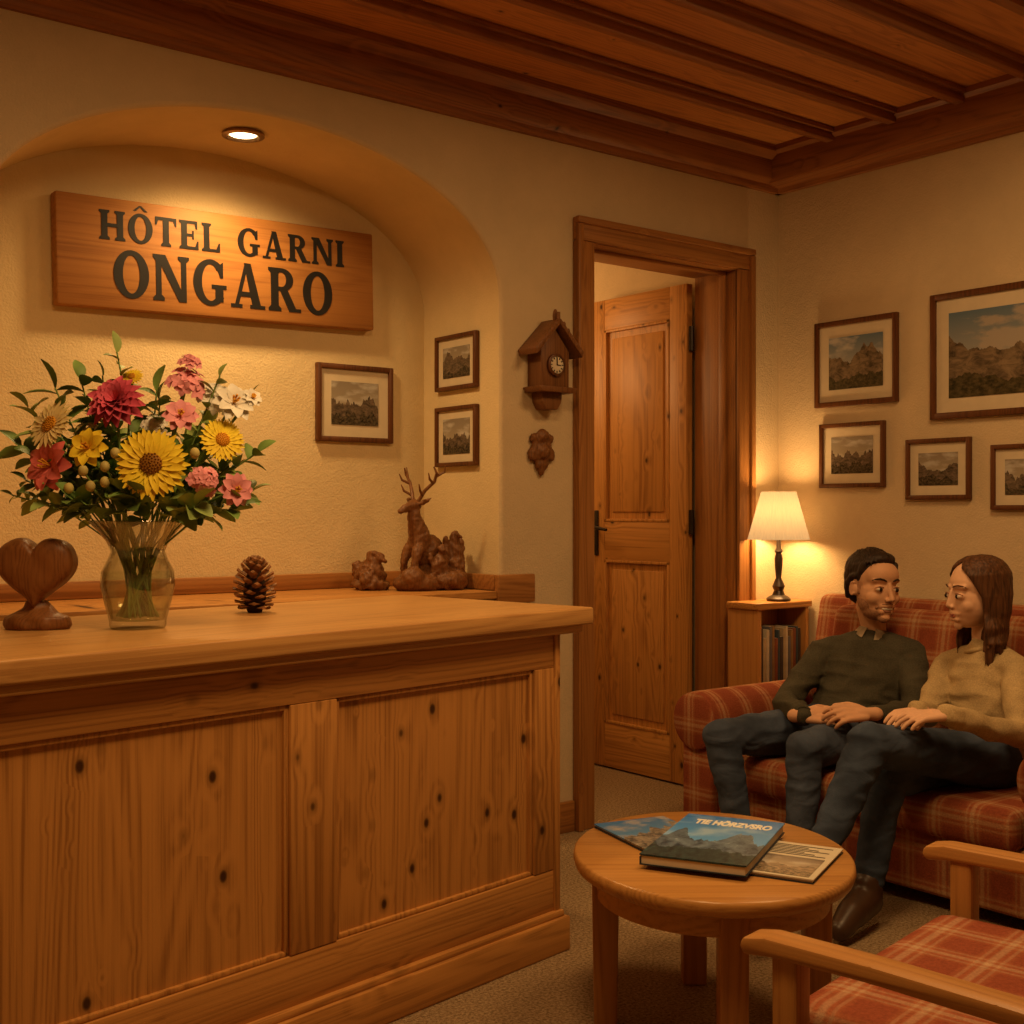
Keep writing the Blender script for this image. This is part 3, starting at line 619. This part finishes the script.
bk=booklet('coffee_table_book',.530,3.19,TZ+.012,.265,.44,BT,-24,MOUNT,'thick blue mountain picture book','book')
cu=bpy.data.curves.new('t','FONT'); cu.body="TIE HÖRZVSRO"; cu.size=.030; cu.align_x='CENTER'; cu.extrude=.0006; cu.offset=.0014
to=bpy.data.objects.new('t',cu); COL.objects.link(to); dg=bpy.context.evaluated_depsgraph_get(); dg.update()
me=bpy.data.meshes.new_from_object(to.evaluated_get(dg)); bpy.data.objects.remove(to)
me.materials.clear(); me.materials.append(plain('title_white',(.9,.87,.8),.5,var=.02))
for v_ in me.vertices: v_.co.y*=2.1
o=bpy.data.objects.new('title',me); COL.objects.link(o); o.parent=bk; o.location=(.010,.125,BT+.004); o['label']='white cover title lettering'
# ------------------------------------------------------------ bookcase, books, lamp
bx,by=4.325,3.755
bc=empty('bookcase',(bx,by,0),0,'small open wooden bookcase beside the sofa','bookcase')
w_=.36;d_=.185;hz=.93
G().box((0,0,0),(.024,d_,hz-.03),.003).box((w_-.024,0,0),(w_,d_,hz-.03),.003).box((.024,d_-.015,0),(w_-.024,d_-.0005,hz-.03)).obj('case',W_TABZ,bc)
G().box((-.012,-.012,hz-.03),(w_+.012,d_,hz),.005).obj('top_board',W_X,bc)
for z in (.54,.22,.04): G().box((.024,.005,z),(w_-.024,d_-.015,z+.022),.002).obj('shelf',W_X,bc)
x=bx+.028
BC=[(.06,.04,.035),(.20,.06,.03),(.12,.11,.12),(.4,.3,.18),(.05,.07,.09),(.25,.14,.06),(.5,.42,.3)]
i=0
while True:
    t=random.uniform(.014,.026)
    if x+t>bx+w_-.026: break
    h=random.uniform(.2,.26)
    e=empty('book',(x,by+.012,.562),0,'slim upright book or record on the shelf','book','books in the bookcase')
    m=plain('book_spine_%d'%i,BC[(i*3)%7],.5)
    G().box((0,0,0),(t-.002,.14,h),.002).obj('cover',m,e); G().box((.003,.004,h-.003),(t-.005,.138,h+.0005)).obj('pages',PAPER,e)
    x+=t; i+=1
lp=(4.535,3.812,hz)
la=empty('table_lamp',lp,0,'table lamp with turned dark base and pleated cream shade','lamp')
G().lathe([(.001,0),(.056,0),(.058,.012),(.045,.022),(.03,.03),(.022,.05),(.03,.07),(.022,.09),(.013,.11),(.018,.16),(.02,.20),(.014,.225),(.02,.235),(.012,.25),(.008,.3),(.001,.30)],28).obj('lamp_base',BRONZE,la)
N=NT('lampshade_fabric'); t1=N.new('ShaderNodeBsdfTranslucent',{'Color':(.10,.080,.052,1)}); d1=N.new('ShaderNodeBsdfDiffuse',{'Color':(.42,.34,.23,1)}); m1=N.new('ShaderNodeMixShader',{0:.45})
N.ln(t1.outputs[0],m1.inputs[1]);N.ln(d1.outputs[0],m1.inputs[2]); em=N.new('ShaderNodeEmission',{'Color':(1,.66,.33,1),'Strength':.26}); ad=N.new('ShaderNodeAddShader'); N.ln(m1.outputs[0],ad.inputs[0]);N.ln(em.outputs[0],ad.inputs[1]);N.ln(ad.outputs[0],N.out.inputs['Surface']); SHADE=N.m
G().lathe([(.142,.29),(.080,.515)],96,closed=False,pleat=.018).obj('lamp_shade',SHADE,la,smooth=False)
G().ell((0,0,.38),(.022,.022,.03)).obj('bulb',GLOW,la)
G().tube([(0,0,.3),(0,0,.345)],.012).obj('socket',BRONZE,la)
# ------------------------------------------------------------ sofa
PLD=plaid('red_plaid',(.38,.125,.052),(.27,.068,.032),(.54,.34,.18),1.0)
PLC=plaid('red_plaid_chair',(.43,.145,.066),(.32,.085,.043),(.60,.41,.25),1.0)
ys0,ys1=1.85,3.59; sf=empty('sofa',(3.6,2.72,0),0,'red plaid fabric sofa with rolled arms','sofa')
so=V((3.6,2.72,0))
def softbox(a,c,bev,name,m,parent,off,M=None,seg=4,puff=0):
    g=G().box(a,c,bev,seg=seg,M=M); return g.obj(name,m,parent,off=off,ang=60)
softbox((3.66,ys0+.03,.05),(4.55,ys1-.03,.27),.02,'base',PLD,sf,so)
def arm(y0,y1,name='armrest'):
    yc=(y0+y1)/2; g=G(); r=.118
    g.box((3.63,y0+.03,.05),(4.5,y1-.03,.5),.02)
    Mx=Matrix.Translation((3.60,yc,.505))@Matrix.Rotation(rad(90),4,'Y')
    g.lathe([(.001,0),(r*.8,0),(r*.97,.012),(r,.04),(r,.86),(r*.9,.9),(.001,.9)],32,M=Mx)
    g.obj(name,PLD,sf,off=so,ang=50)
arm(3.355,3.59); arm(1.85,2.085)
for a,b in ((2.09,2.72),(2.725,3.35)): softbox((3.60,a,.26),(4.28,b,.40),.045,'seat_cushion',PLD,sf,so)
Mt=Matrix.Translation((4.28,0,.36))@Matrix.Rotation(rad(11),4,'Y')
for a,b in ((2.09,2.72),(2.725,3.35)): softbox((-.07,a,0),(.10,b,.60),.06,'back_cushion',PLD,sf,so,M=Mt)
softbox((.08,1.93,-.2),(.2,3.55,.66),.05,'backrest',PLD,sf,so,M=Mt)
for x_,y_ in ((3.7,1.92),(3.7,3.52),(4.48,1.92),(4.48,3.52)): G().lathe([(.02,0),(.03,.05),(.001,.051)],12).obj('foot',W_FR,sf,loc=V((x_,y_,0))-so)
# ------------------------------------------------------------ armchair
ac=empty('wooden_armchair',(2.02,1.478,0),rad(11),'light wooden armchair with red plaid cushions','armchair')
hw=.385
for s_ in (-1,1):
    x=s_*hw
    Mx=Matrix(((0,1,0,x),(1,0,0,0),(0,0,1,.6),(0,0,0,1)))
    G().prism([(.03,-.018),(.04,-.004),(.032,.012),(-.01,.02),(-.2,.018),(-.4,.01),(-.78,-.01),(-.78,-.038),(-.4,-.020),(-.2,-.012),(-.02,-.012)],-.032,.032,M=Mx,bev=.007).obj('armrest',W_CH,ac)
    G().prism([(-.02,0),(.02,0),(.026,.592),(-.026,.592)],-.024,.024,bev=.006).obj('leg',W_TABZ,ac,loc=(x,-.045,0))
    G().prism([(-.02,0),(.02,0),(.024,.575),(-.024,.575)],-.024,.024,bev=.006).obj('leg',W_TABZ,ac,loc=(x,-.72,0))
    G().box((x-.014,-.70,.27),(x+.014,-.06,.35),.005).obj('side_rail',W_CH,ac)
G().box((-hw+.02,-.062,.27),(hw-.02,-.035,.35),.005).obj('front_rail',W_CH,ac)
Mt=Matrix.Translation((0,-.66,.42))@Matrix.Rotation(rad(-16),4,'X')
G().box((-.345,-.66,.35),(.345,.0,.49),.045,seg=4).obj('seat_cushion',PLC,ac,ang=60)
G().box((-.33,-.14,0),(.33,0,.62),.05,seg=4,M=Mt).obj('back_cushion',PLC,ac,ang=60)
G().box((-.37,-.19,-.1),(-.32,-.14,.66),.01,M=Mt).box((.32,-.19,-.1),(.37,-.14,.66),.01,M=Mt).box((-.372,-.192,.6),(.372,-.145,.68),.01,M=Mt).obj('back_frame',W_CH,ac)
# ------------------------------------------------------------ people
def wrink(a,f,s=0,zf=2.4):
    def w(co):
        p=co*f+V((s,0,0)); q=V((co.x*f*.7+s,co.y*f*.7,co.z*f*zf))
        return a*.5*noise.noise(p)-a*1.3*abs(noise.noise(q))+a*.55
    return w
def strands(a):
    return lambda c:a*noise.noise(V((c.x*70,c.y*70,c.z*9)))+a*noise.noise(V((c.x*25,c.y*25,c.z*6)))
def ax3(a,b,c): return Matrix((a,b,c)).transposed()
def hand(g,w,dr,nm,k,sgn,curl=.35):
    k*=.90; dr=dr.normalized(); nm=(nm-dr*nm.dot(dr)).normalized(); lat=dr.cross(nm)*sgn
    g.cap(w-dr*.03*k,.023*k,w+dr*.03*k,.018*k)
    for i in range(4):
        o=lat*((i-1.5)*.0200*k); kn=w+dr*(.084-.004*abs(i-1))*k+o
        g.cap(w+dr*.012*k+o*.6,.0130*k,kn,.0102*k)
        L=[.066,.075,.069,.052][i]*k; p=kn; a=curl*.7+.05*i
        fd=(dr+lat*(i-1.5)*.07).normalized()
        for j,f in enumerate((.45,.32,.23)):
            q=p+(fd*math.cos(a)-nm*math.sin(a))*L*f; g.cap(p,(.0090-.0009*j)*k,q,(.0082-.0009*j)*k); p=q; a+=curl
    th=w+dr*.025*k-lat*.026*k
    g.chain([(th,.013*k),(th+(dr*.6-lat*.6-nm*.25)*.04*k,.0108*k),(th+(dr*.9-lat*.45-nm*.35)*.072*k,.0085*k)])
SKIN=plain('skin',(.64,.35,.20),.55,.25,var=.05,sc=6)
SKINF=plain('skin_fair',(.72,.43,.27),.55,.25,var=.04,sc=6)
def person(label,J,facing,hf,hu,k,fem,sweater,jeans,shoe,hairm,handspec):
    root=V((J['pel'].x,J['pel'].y,0)); off=root; SK=SKINF if fem else SKIN
    e=empty('person',root,0,label,'person')
    up=(J['neck']-J['pel']).normalized(); side=(J['ls']-J['rs']); side=(side-up*side.dot(up)).normalized(); fw=side.cross(up)
    if fw.dot(facing)<0: fw=-fw
    A=ax3(side,fw,up); q=.88 if fem else 1.0
    def torso(g,m,waist=True):
        g.ell(J['chest'],(.185*q*m,.128*q*m,.17*m),A); g.ell(J['spine'],(.165*q*m,.128*q*m,.16*m),A); g.ell(J['pel']+up*.03,(.172*m,.132*m,.11*m),A)
        g.ell(J['chest']-up*.06+fw*.01,(.175*q*m,.13*q*m,.17*m),A)
        g.ell(J['chest']+up*.07,(.165*q*m,.095*m,.09*m),A)
        g.chain([(J['rs'],.068*q*m),(J['neck']-up*.025,.052*q*m),(J['ls'],.068*q*m)])
        if fem and m==1: g.ell(J['chest']+fw*.055-up*.02,(.120,.072,.07),A)
    def arms(g,m):
        for s_ in 'rl': g.chain([(J[s_+'s'],.065*q*m),((J[s_+'s']+J[s_+'e'])/2,.056*q*m),(J[s_+'e'],.045*q*m),((J[s_+'e']*.6+J[s_+'w']*.4),.044*q*m),(J[s_+'w'],.032*q*m)])
    def legs(g,m,endr=.044):
        for s_ in 'rl': 
            kn,an,hp=J[s_+'k'],J[s_+'a'],J[s_+'h']
            g.chain([(hp,.102*m),(hp.lerp(kn,.5),.086*m*q**.5),(kn,.067*m),(kn.lerp(an,.35),.059*m),(an,endr*m)])
    hf=hf.normalized(); hu=(hu-hf*hu.dot(hf)).normalized(); hs=hf.cross(hu); HA=ax3(hs,hf,hu); hc=J['head']
    P=lambda x,y,z: hc+HA@(V((x,y,z))*k)
    def E(g,x,y,z,r,sub=3): g.ell(P(x,y,z),tuple(a*k for a in r) if hasattr(r,'__len__') else r*k,HA,sub=sub)
    def Cc(g,*pts): g.chain([(P(*p[:3]),p[3]*k) for p in pts])
    g=G(); torso(g,.72); arms(g,.6); legs(g,.72)
    g.chain([(J['neck']-up*.05,.052*k/1.25),(J['neck']+up*.03,.049*k/1.25*(.84 if fem else 1)),(P(0,-.02,-.06),.051*k/1.25*(.80 if fem else 1))])
    E(g,0,-.018,.035,(.073,.093,.080)); E(g,0,.020,-.022,(.063 if not fem else .060,.067 if not fem else .065,.078)); E(g,0,.030,-.062,(.050 if not fem else .041,.050 if not fem else .045,.040))
    E(g,0,.066 if not fem else .062,-.092,(.020 if not fem else .014,.018 if not fem else .014,.014))
    if fem: E(g,0,.030,.034,(.057,.047,.046))
    else: E(g,0,.033,.040,(.060,.052,.050))
    for s_ in (-1,1):
        if fem: E(g,s_*.032,.046,-.030,(.024,.024,.026))
        else: E(g,s_*.034,.051,-.029,(.026,.027,.026))
        if not fem:
            E(g,s_*.0735,-.008,-.010,(.0042,.012,.020)); E(g,s_*.0655,.0,-.012,(.010,.013,.019))
            pts=[]
            for i in range(13):
                a=rad(-30+255*i/12); pts.append((P(s_*.0765,-.007-.0135*math.sin(a),-.008+.0215*math.cos(a)),.0030*k))
            g.chain(pts)
        E(g,s_*.0100,.092 if not fem else .088,-.034,.0070 if not fem else .0055,2)
        Cc(g,(s_*.012,.076,.026,.007),(s_*.045,.062,.027,.007))
        E(g,s_*.031,.0690,-.001,(.0155,.0130,.0115))
        g.chain([(J[('r' if s_<0 else 'l')+'e'].lerp(J[('r' if s_<0 else 'l')+'w'],.7),.028*q),(J[('r' if s_<0 else 'l')+'w'],.026*q)])
        if not fem: Cc(g,(s_*.026,.066,-.048,.010),(s_*.034,.062,-.038,.013))
    if fem: Cc(g,(0,.080,.014,.0066),(0,.088,-.010,.0060),(0,.0945,-.029,.0070))
    else: Cc(g,(0,.081,.014,.0080),(0,.092,-.012,.0078),(0,.101,-.030,.0092))
    mr=.0095 if not fem else .0076
    Cc(g,(-.020,.073,-.054,mr),(0,.081,-.052,mr),(.020,.073,-.054,mr)); Cc(g,(-.016,.073,-.072,mr),(.016,.073,-.072,mr))
    for (w,dr,nm,sgn,cu_) in handspec: hand(g,w,dr,nm,k,sgn,cu_)
    for s_ in 'rl': g.chain([(J[s_+'a'],.036),(J[s_+'t'],.028)])
    body=g.obj('body',SK,e,off=off,voxel=.0040,sm=4)
    # clothes
    g=G(); torso(g,1.0); arms(g,1.0)
    g.chain([(J['neck']-up*.06,.078*q),(J['neck']-up*(.030 if not fem else .014),.062*q)])
    for s_ in 'rl':
        a,b=J[s_+'e'],J[s_+'w']; d=(b-a).normalized(); g.cap(b-d*.045,.038*q,b-d*.012,.036*q)
    sw=g.obj('sweater',sweater,e,off=off,voxel=.0070,sm=3,wr=wrink(.015,10,3,2.0))
    for s_ in 'rl':
        a,b=J[s_+'e'],J[s_+'w']; d=(b-a).normalized(); qm=d.to_track_quat('Z','Y').to_matrix().to_4x4()
        G().lathe([(.020*q,-.045),(.038*q,-.045),(.0395*q,-.035),(.0375*q,.000),(.033*q,.004),(.020*q,.002)],40,M=Matrix.Translation(b)@qm,closed=True,pleat=.02).obj('cuff',sweater,e,off=off,ang=50)
    g=G(); legs(g,1.0); g.ell(J['pel'],(.175,.135,.11),A); g.ell(J['pel']-up*.03-fw*.03,(.165,.125,.1),A)
    for s_ in 'rl':
        kn,an,hp=J[s_+'k'],J[s_+'a'],J[s_+'h']; bx_=(kn-(hp+an)/2).normalized()
        g.ell(kn+bx_*.006,.067)
        for t_,r_ in ((.84,.050),(.93,.050)): g.ell(kn.lerp(an,t_),(r_,r_,.012))
    g.obj('trousers',jeans,e,off=off,voxel=.0068,sm=3,wr=wrink(.009,12,7,1.6))
    for s_ in 'rl':
        a,t=J[s_+'a'],J[s_+'t']; d=(t-a); d.z=0; d.normalize()
        g=G(); heel=a-d*.035+V((0,0,-.045))
        g.chain([(a+V((0,0,.02)),.05),(a+V((0,0,-.02)),.052),(a.lerp(t,.6),.046),(t,.036)]); g.chain([(heel,.04),(a.lerp(t,.5)-V((0,0,.02)),.04)])
        g.obj('shoe',shoe,e,off=off,voxel=.008,sm=2)
    # face details
    for s_ in (-1,1):
        G().ell(P(s_*.031,.0720,-.001),(.0128*k,.0125*k,.0076*k),HA).ell(P(s_*.0305,.0812,-.001),(.0064*k,.0046*k,.0068*k),HA,mi=1).obj('eye',[plain('eye_white',(.62,.50,.40),.3),plain('iris',(.025,.014,.009),.2)],e,off=off)
        br=.0028 if not fem else .0020
        G().chain([(P(s_*.014,.0835,.0270),br*.8*k),(P(s_*.022,.082,.0305),br*1.1*k),(P(s_*.033,.077,.0325),br*1.1*k),(P(s_*.043,.0695,.0305),br*.9*k),(P(s_*.051,.0615,.0260),br*.6*k)]).obj('eyebrow',hairm,e,off=off)
        G().chain([(P(s_*.016,.077,.003),.0014*k),(P(s_*.024,.0815,.0080),.0016*k),(P(s_*.034,.0805,.0087),.0016*k),(P(s_*.046,.071,.003),.0014*k)]).obj('eyelid',plain('eyelid_skin',(.40,.19,.11),.6),e,off=off)
    LIP=plain('lips',(.45,.14,.10) if fem else (.42,.19,.13),.45)
    if fem: G().chain([(P(-.025,.067,-.0505),.0018*k),(P(-.008,.083,-.0565),.0030*k),(P(0,.0845,-.0580),.0028*k),(P(.008,.083,-.0565),.0030*k),(P(.025,.067,-.0505),.0018*k)]).chain([(P(-.023,.069,-.052),.0018*k),(P(-.007,.0815,-.0630),.0033*k),(P(.007,.0815,-.0630),.0033*k),(P(.023,.069,-.052),.0018*k)]).obj('lips',LIP,e,off=off)
    else: G().chain([(P(-.030,.068,-.045),.0020*k),(P(-.012,.083,-.0560),.0028*k),(P(.012,.083,-.0560),.0028*k),(P(.030,.068,-.045),.0020*k)]).chain([(P(-.029,.068,-.047),.0020*k),(P(-.010,.081,-.0700),.0036*k),(P(.010,.081,-.0700),.0036*k),(P(.029,.068,-.047),.0020*k)]).obj('lips',LIP,e,off=off)
    if not fem:
        G().ell(P(0,.0785,-.0620),(.021*k,.0075*k,.0064*k),HA).obj('teeth',plain('teeth',(.80,.72,.6),.4),e,off=off)
        g=G()
        E(g,0,.0275,-.070,(.0510,.0505,.0365)); E(g,0,.0650,-.094,(.0212,.0188,.0157))
        for s_ in (-1,1): E(g,s_*.0388,.020,-.044,(.0232,.0360,.036)); Cc(g,(s_*.0645,.010,.022,.0048),(s_*.0620,.012,-.018,.0075)); Cc(g,(0,.0885,-.0450,.0028),(s_*.018,.0805,-.0470,.0034),(s_*.031,.066,-.060,.006))
        g.obj('beard',plain('beard_stubble',(.36,.185,.105),.9,.1,var=.22,sc=140),e,off=off,voxel=.0036,sm=3)
        g=G(); E(g,0,-.026,.052,(.0765,.090,.0715)); E(g,0,.018,.092,(.054,.044,.0255)); E(g,0,-.058,.0,(.066,.050,.066)); E(g,0,-.035,.030,(.0765,.080,.055))
        for s_ in (-1,1): Cc(g,(s_*.058,.022,.074,.012),(s_*.0645,.014,.045,.010),(s_*.0660,.010,.022,.006)); Cc(g,(s_*.067,.005,.035,.011),(s_*.068,-.020,.030,.012),(s_*.066,-.042,.005,.014),(s_*.055,-.055,-.035,.012))
        for i in range(40):
            a=random.uniform(-1,1); b=random.uniform(-.03,.035); x=a*.05; zt=lambda x_,y_: .050+.0735*math.sqrt(max(.05,1-(x_/.0785)**2-((y_+.026)/.095)**2))
            Cc(g,(x,b-.02,zt(x,b-.02),.0042),(x*1.05+.004,b+.006,zt(x,b+.006)+.0015,.0046),(x*1.08+.008,b+.024,zt(x,min(.05,b+.024)),.003))
        g.obj('hair',hairm,e,off=off,voxel=.0036,sm=3,wr=lambda c:.0016*noise.noise(V((c.x*110,c.y*110,c.z*40))))
        b=bmesh.new(); rows=[[],[],[],[]]; n_=32
        for i in range(n_+1):
            a=rad(16+328*i/n_); c_=math.cos(a); s1=math.sin(a); f_=max(0,(c_-.55)/.45); h=.034-.014*c_
            dr=lambda r_,z_: J['neck']+side*(s1*r_)+fw*(c_*r_)+up*z_
            rows[0].append(b.verts.new(dr(.054,-.03))); rows[1].append(b.verts.new(dr(.057,h))); rows[2].append(b.verts.new(dr(.062,h+.001))); rows[3].append(b.verts.new(dr(.075+.014*f_,h-.026-.028*f_)))
        for r0,r1 in zip(rows[:-1],rows[1:]):
            for i in range(n_): b.faces.new((r0[i],r0[i+1],r1[i+1],r1[i]))
        bmesh.ops.solidify(b,geom=list(b.faces),thickness=.003)
        g=G(); g.add(b); g.obj('shirt_collar',plain('shirt_beige',(.55,.43,.28),.8),e,off=off,ang=50)
    else:
        g=G(); E(g,0,-.028,.044,(.0760,.090,.0775)); E(g,0,-.055,-.02,(.066,.050,.085)); Cc(g,(0,-.055,-.04,.05),(0,-.052,-.12,.048),(0,-.045,-.19,.036)); 
        NSt=110
        def SK_(ph,el,sc=1.05): return (.073*sc*math.sin(ph)*math.cos(el),-.018-.093*sc*math.cos(ph)*math.cos(el),.035+.080*sc*math.sin(el))
        for i in range(NSt):
            ph=rad(-118+236*i/(NSt-1))+random.uniform(-.04,.04); s1,c1=math.sin(ph),math.cos(ph)
            wv=random.uniform(-.009,.009); ln_=random.uniform(-.15,-.27); rr_=random.uniform(.0038,.0056)
            pp=[SK_(ph*1.50,rad(68)),SK_(ph*1.43,rad(52)),SK_(ph*1.32,rad(36)),SK_(ph*1.15,rad(18))]
            Cc(g,*[(x_,y_,z_,rr_) for x_,y_,z_ in pp],(s1*.079,-.022-.086*c1,-.005,rr_*1.1),(s1*.076+wv*.6,-.024-.074*c1,-.055,rr_*1.15),(s1*.082-wv,-.016-.066*c1+wv*.5,-.10,rr_*1.1),(s1*.086+wv*1.2,-.008-.060*c1,-.145,rr_),(s1*.078-wv,.002-.050*c1+wv,ln_,.0016))
        g.obj('hair',hairm,e,off=off,voxel=.0034,sm=2,wr=strands(.0008))
        g=G(); pts=[(J['neck']+up*(-.002-.014*math.cos(a))+(side*math.sin(a)*.060+fw*(math.cos(a)*.060)),.010) for a in [2*math.pi*i/20 for i in range(21)]]
        g.chain(pts); g.obj('collar',sweater,e,off=off,voxel=.005,sm=1)
    return e
def hairmat(n,c):
    N=NT(n); setp(N,.55,.25); v=N.coords((140,140,14)); a=N.noise(v,1,4)
    N.ln(N.ramp(a,[(.3,tuple(x*.4 for x in c)),(.7,tuple(x*1.6 for x in c))]),N.b.inputs['Base Color']); N.bump(a,.5,.004); return N.m
HM=hairmat('dark_brown_hair',(.026,.014,.008)); HW=hairmat('chestnut_hair',(.085,.034,.013))
def denim(n,c):
    N=NT(n); setp(N,.85,.1); v=N.coords(); a=N.noise(v,7,4)
    N.ln(N.ramp(a,[(.35,tuple(x*.7 for x in c)),(.7,tuple(x*1.45 for x in c))]),N.b.inputs['Base Color'])
    cr=N.noise(N.coords((9,9,15)),1,2,.4,.8); N.bump(N.mth('ADD',N.mth('MULTIPLY',N.noise(v,300,2),.2),N.mth('MULTIPLY',cr,3.0)),.30,.012); return N.m
def knit(n,c):
    N=NT(n); setp(N,.95,.05); v=N.coords(); a=N.noise(v,190,3,.7); b=N.noise(v,9,4)
    m=N.mth('ADD',N.mth('MULTIPLY',a,.6),N.mth('MULTIPLY',b,.5))
    N.ln(N.ramp(m,[(.38,tuple(x*.62 for x in c)),(.72,tuple(x*1.2 for x in c))]),N.b.inputs['Base Color'])
    N.bump(a,.4,.004); return N.m
SWM=knit('sweater_olive',(.078,.070,.048)); SWW=knit('sweater_beige',(.48,.35,.18))
JM=denim('jeans_dark',(.052,.066,.100)); JW=denim('jeans_blue',(.048,.064,.100))
SHO=plain('shoe_brown',(.05,.024,.012),.4,.4); SHD=plain('shoe_dark',(.02,.013,.01),.4,.4)
def dd(r,d,z): return W(r,d)+V((0,0,z))
M_=dict(pel=W(1.35,4.93,.475),spine=W(1.395,4.98,.59),chest=W(1.452,5.02,.70),neck=W(1.477,5.03,.835),head=W(1.468,4.985,1.045),
 rs=W(1.285,5.10,.75),ls=W(1.625,4.95,.765),re=W(1.09,4.90,.585),le=W(1.555,4.76,.575),rw=W(1.09,4.60,.585),lw=W(1.31,4.55,.585),
 rh=W(1.27,4.95,.475),lh=W(1.41,4.84,.475),rk=W(.79,4.62,.50),lk=W(1.055,4.42,.49),ra=W(.85,4.55,.12),la=W(1.02,4.36,.12),rt=W(.69,4.42,.05),lt=W(.90,4.18,.05))
person('bearded person in dark sweater and jeans sitting turned, hands clasped',M_,V((-.83,-.55,0)),V((-.32,-.95,-.06)),V((.05,0,1)),1.25,False,SWM,JM,SHD,HM,
 [(M_['rw'],dd(.95,-.25,.05),dd(.1,-.6,.8),1,.42),(M_['lw']+V((0,0,.02))+dd(0,-.03,0),dd(-.95,-.15,.05),dd(-.1,-.6,.8),-1,.42)])
F_=dict(pel=W(1.704,4.37,.465),spine=W(1.722,4.42,.58),chest=W(1.722,4.46,.70),neck=W(1.72,4.48,.85),head=W(1.682,4.455,1.050),
 rs=W(1.64,4.62,.765),ls=W(1.785,4.33,.775),re=W(1.50,4.42,.62),le=W(1.70,4.10,.60),rw=W(1.36,4.12,.675),lw=W(1.40,3.97,.69),
 rh=W(1.66,4.44,.46),lh=W(1.69,4.28,.475),rk=W(1.25,4.10,.46),lk=W(1.15,3.95,.60),ra=W(1.15,3.98,.12),la=W(.94,3.80,.26),rt=W(1.02,3.82,.045),lt=W(.79,3.70,.20))
person('person in beige sweater and jeans sitting with crossed legs',F_,V((-1,.2,0)),V((-.86,.44,-.05)),V((0,0,1)),1.18,True,SWW,JW,SHO,HW,
 [(F_['rw'],dd(-.75,-.6,-.02),dd(0,-.2,1),1,.3),(F_['lw'],dd(-.97,-.1,-.02),dd(0,-.2,1),-1,.3)])
# ------------------------------------------------------------ lights
def light(name,typ,loc,en,col,**kw):
    l=bpy.data.lights.new(name,typ); l.energy=en; l.color=col
    o=bpy.data.objects.new(name,l); COL.objects.link(o); o.location=loc
    for k,v in kw.items():
        if k=='rot': o.rotation_euler=v
        else: setattr(l,k,v)
    return o
WARM=(1,.585,.235)
light('overhead_fill_light','AREA',(1.3,1.7,3.02),25,WARM,shape='DISK',size=.8)  # added overhead fill for the counter side, not a real ceiling fixture
light('overhead_fill_light','AREA',(3.3,1.9,3.02),18,WARM,shape='DISK',size=.8)  # second added overhead fill, near the sofa, no lamp modelled
light('downlight_light','SPOT',(1.99,4.15,2.72),52,(1,.62,.25),spot_size=rad(155),spot_blend=1.0,shadow_soft_size=.06)
light('table_lamp_light','POINT',(lp[0],lp[1],hz+.40),12.5,(1,.59,.23),shadow_soft_size=.07)
light('hallway_light','POINT',(3.7,5.5,2.3),14,WARM,shadow_soft_size=.15)
w=bpy.data.worlds.new('world'); bpy.context.scene.world=w; w.use_nodes=True
w.node_tree.nodes['Background'].inputs[0].default_value=(.3,.18,.08,1); w.node_tree.nodes['Background'].inputs[1].default_value=.3
bpy.context.scene.view_settings.view_transform='Standard'
cam=bpy.data.cameras.new('camera'); co=bpy.data.objects.new('camera',cam); COL.objects.link(co)
cam.sensor_width=36; cam.lens=43.17; cam.shift_y=.002; co.location=(0,0,EYE); co.rotation_euler=(rad(90),0,rad(-37.7)); cam.clip_start=.02
bpy.context.scene.camera=co
# real-world scale (room was laid out at 1.25x)
for o in list(bpy.context.scene.objects):
    if o.parent is None:
        o.location=o.location*.8
        if o.type!='CAMERA': o.scale=o.scale*.8
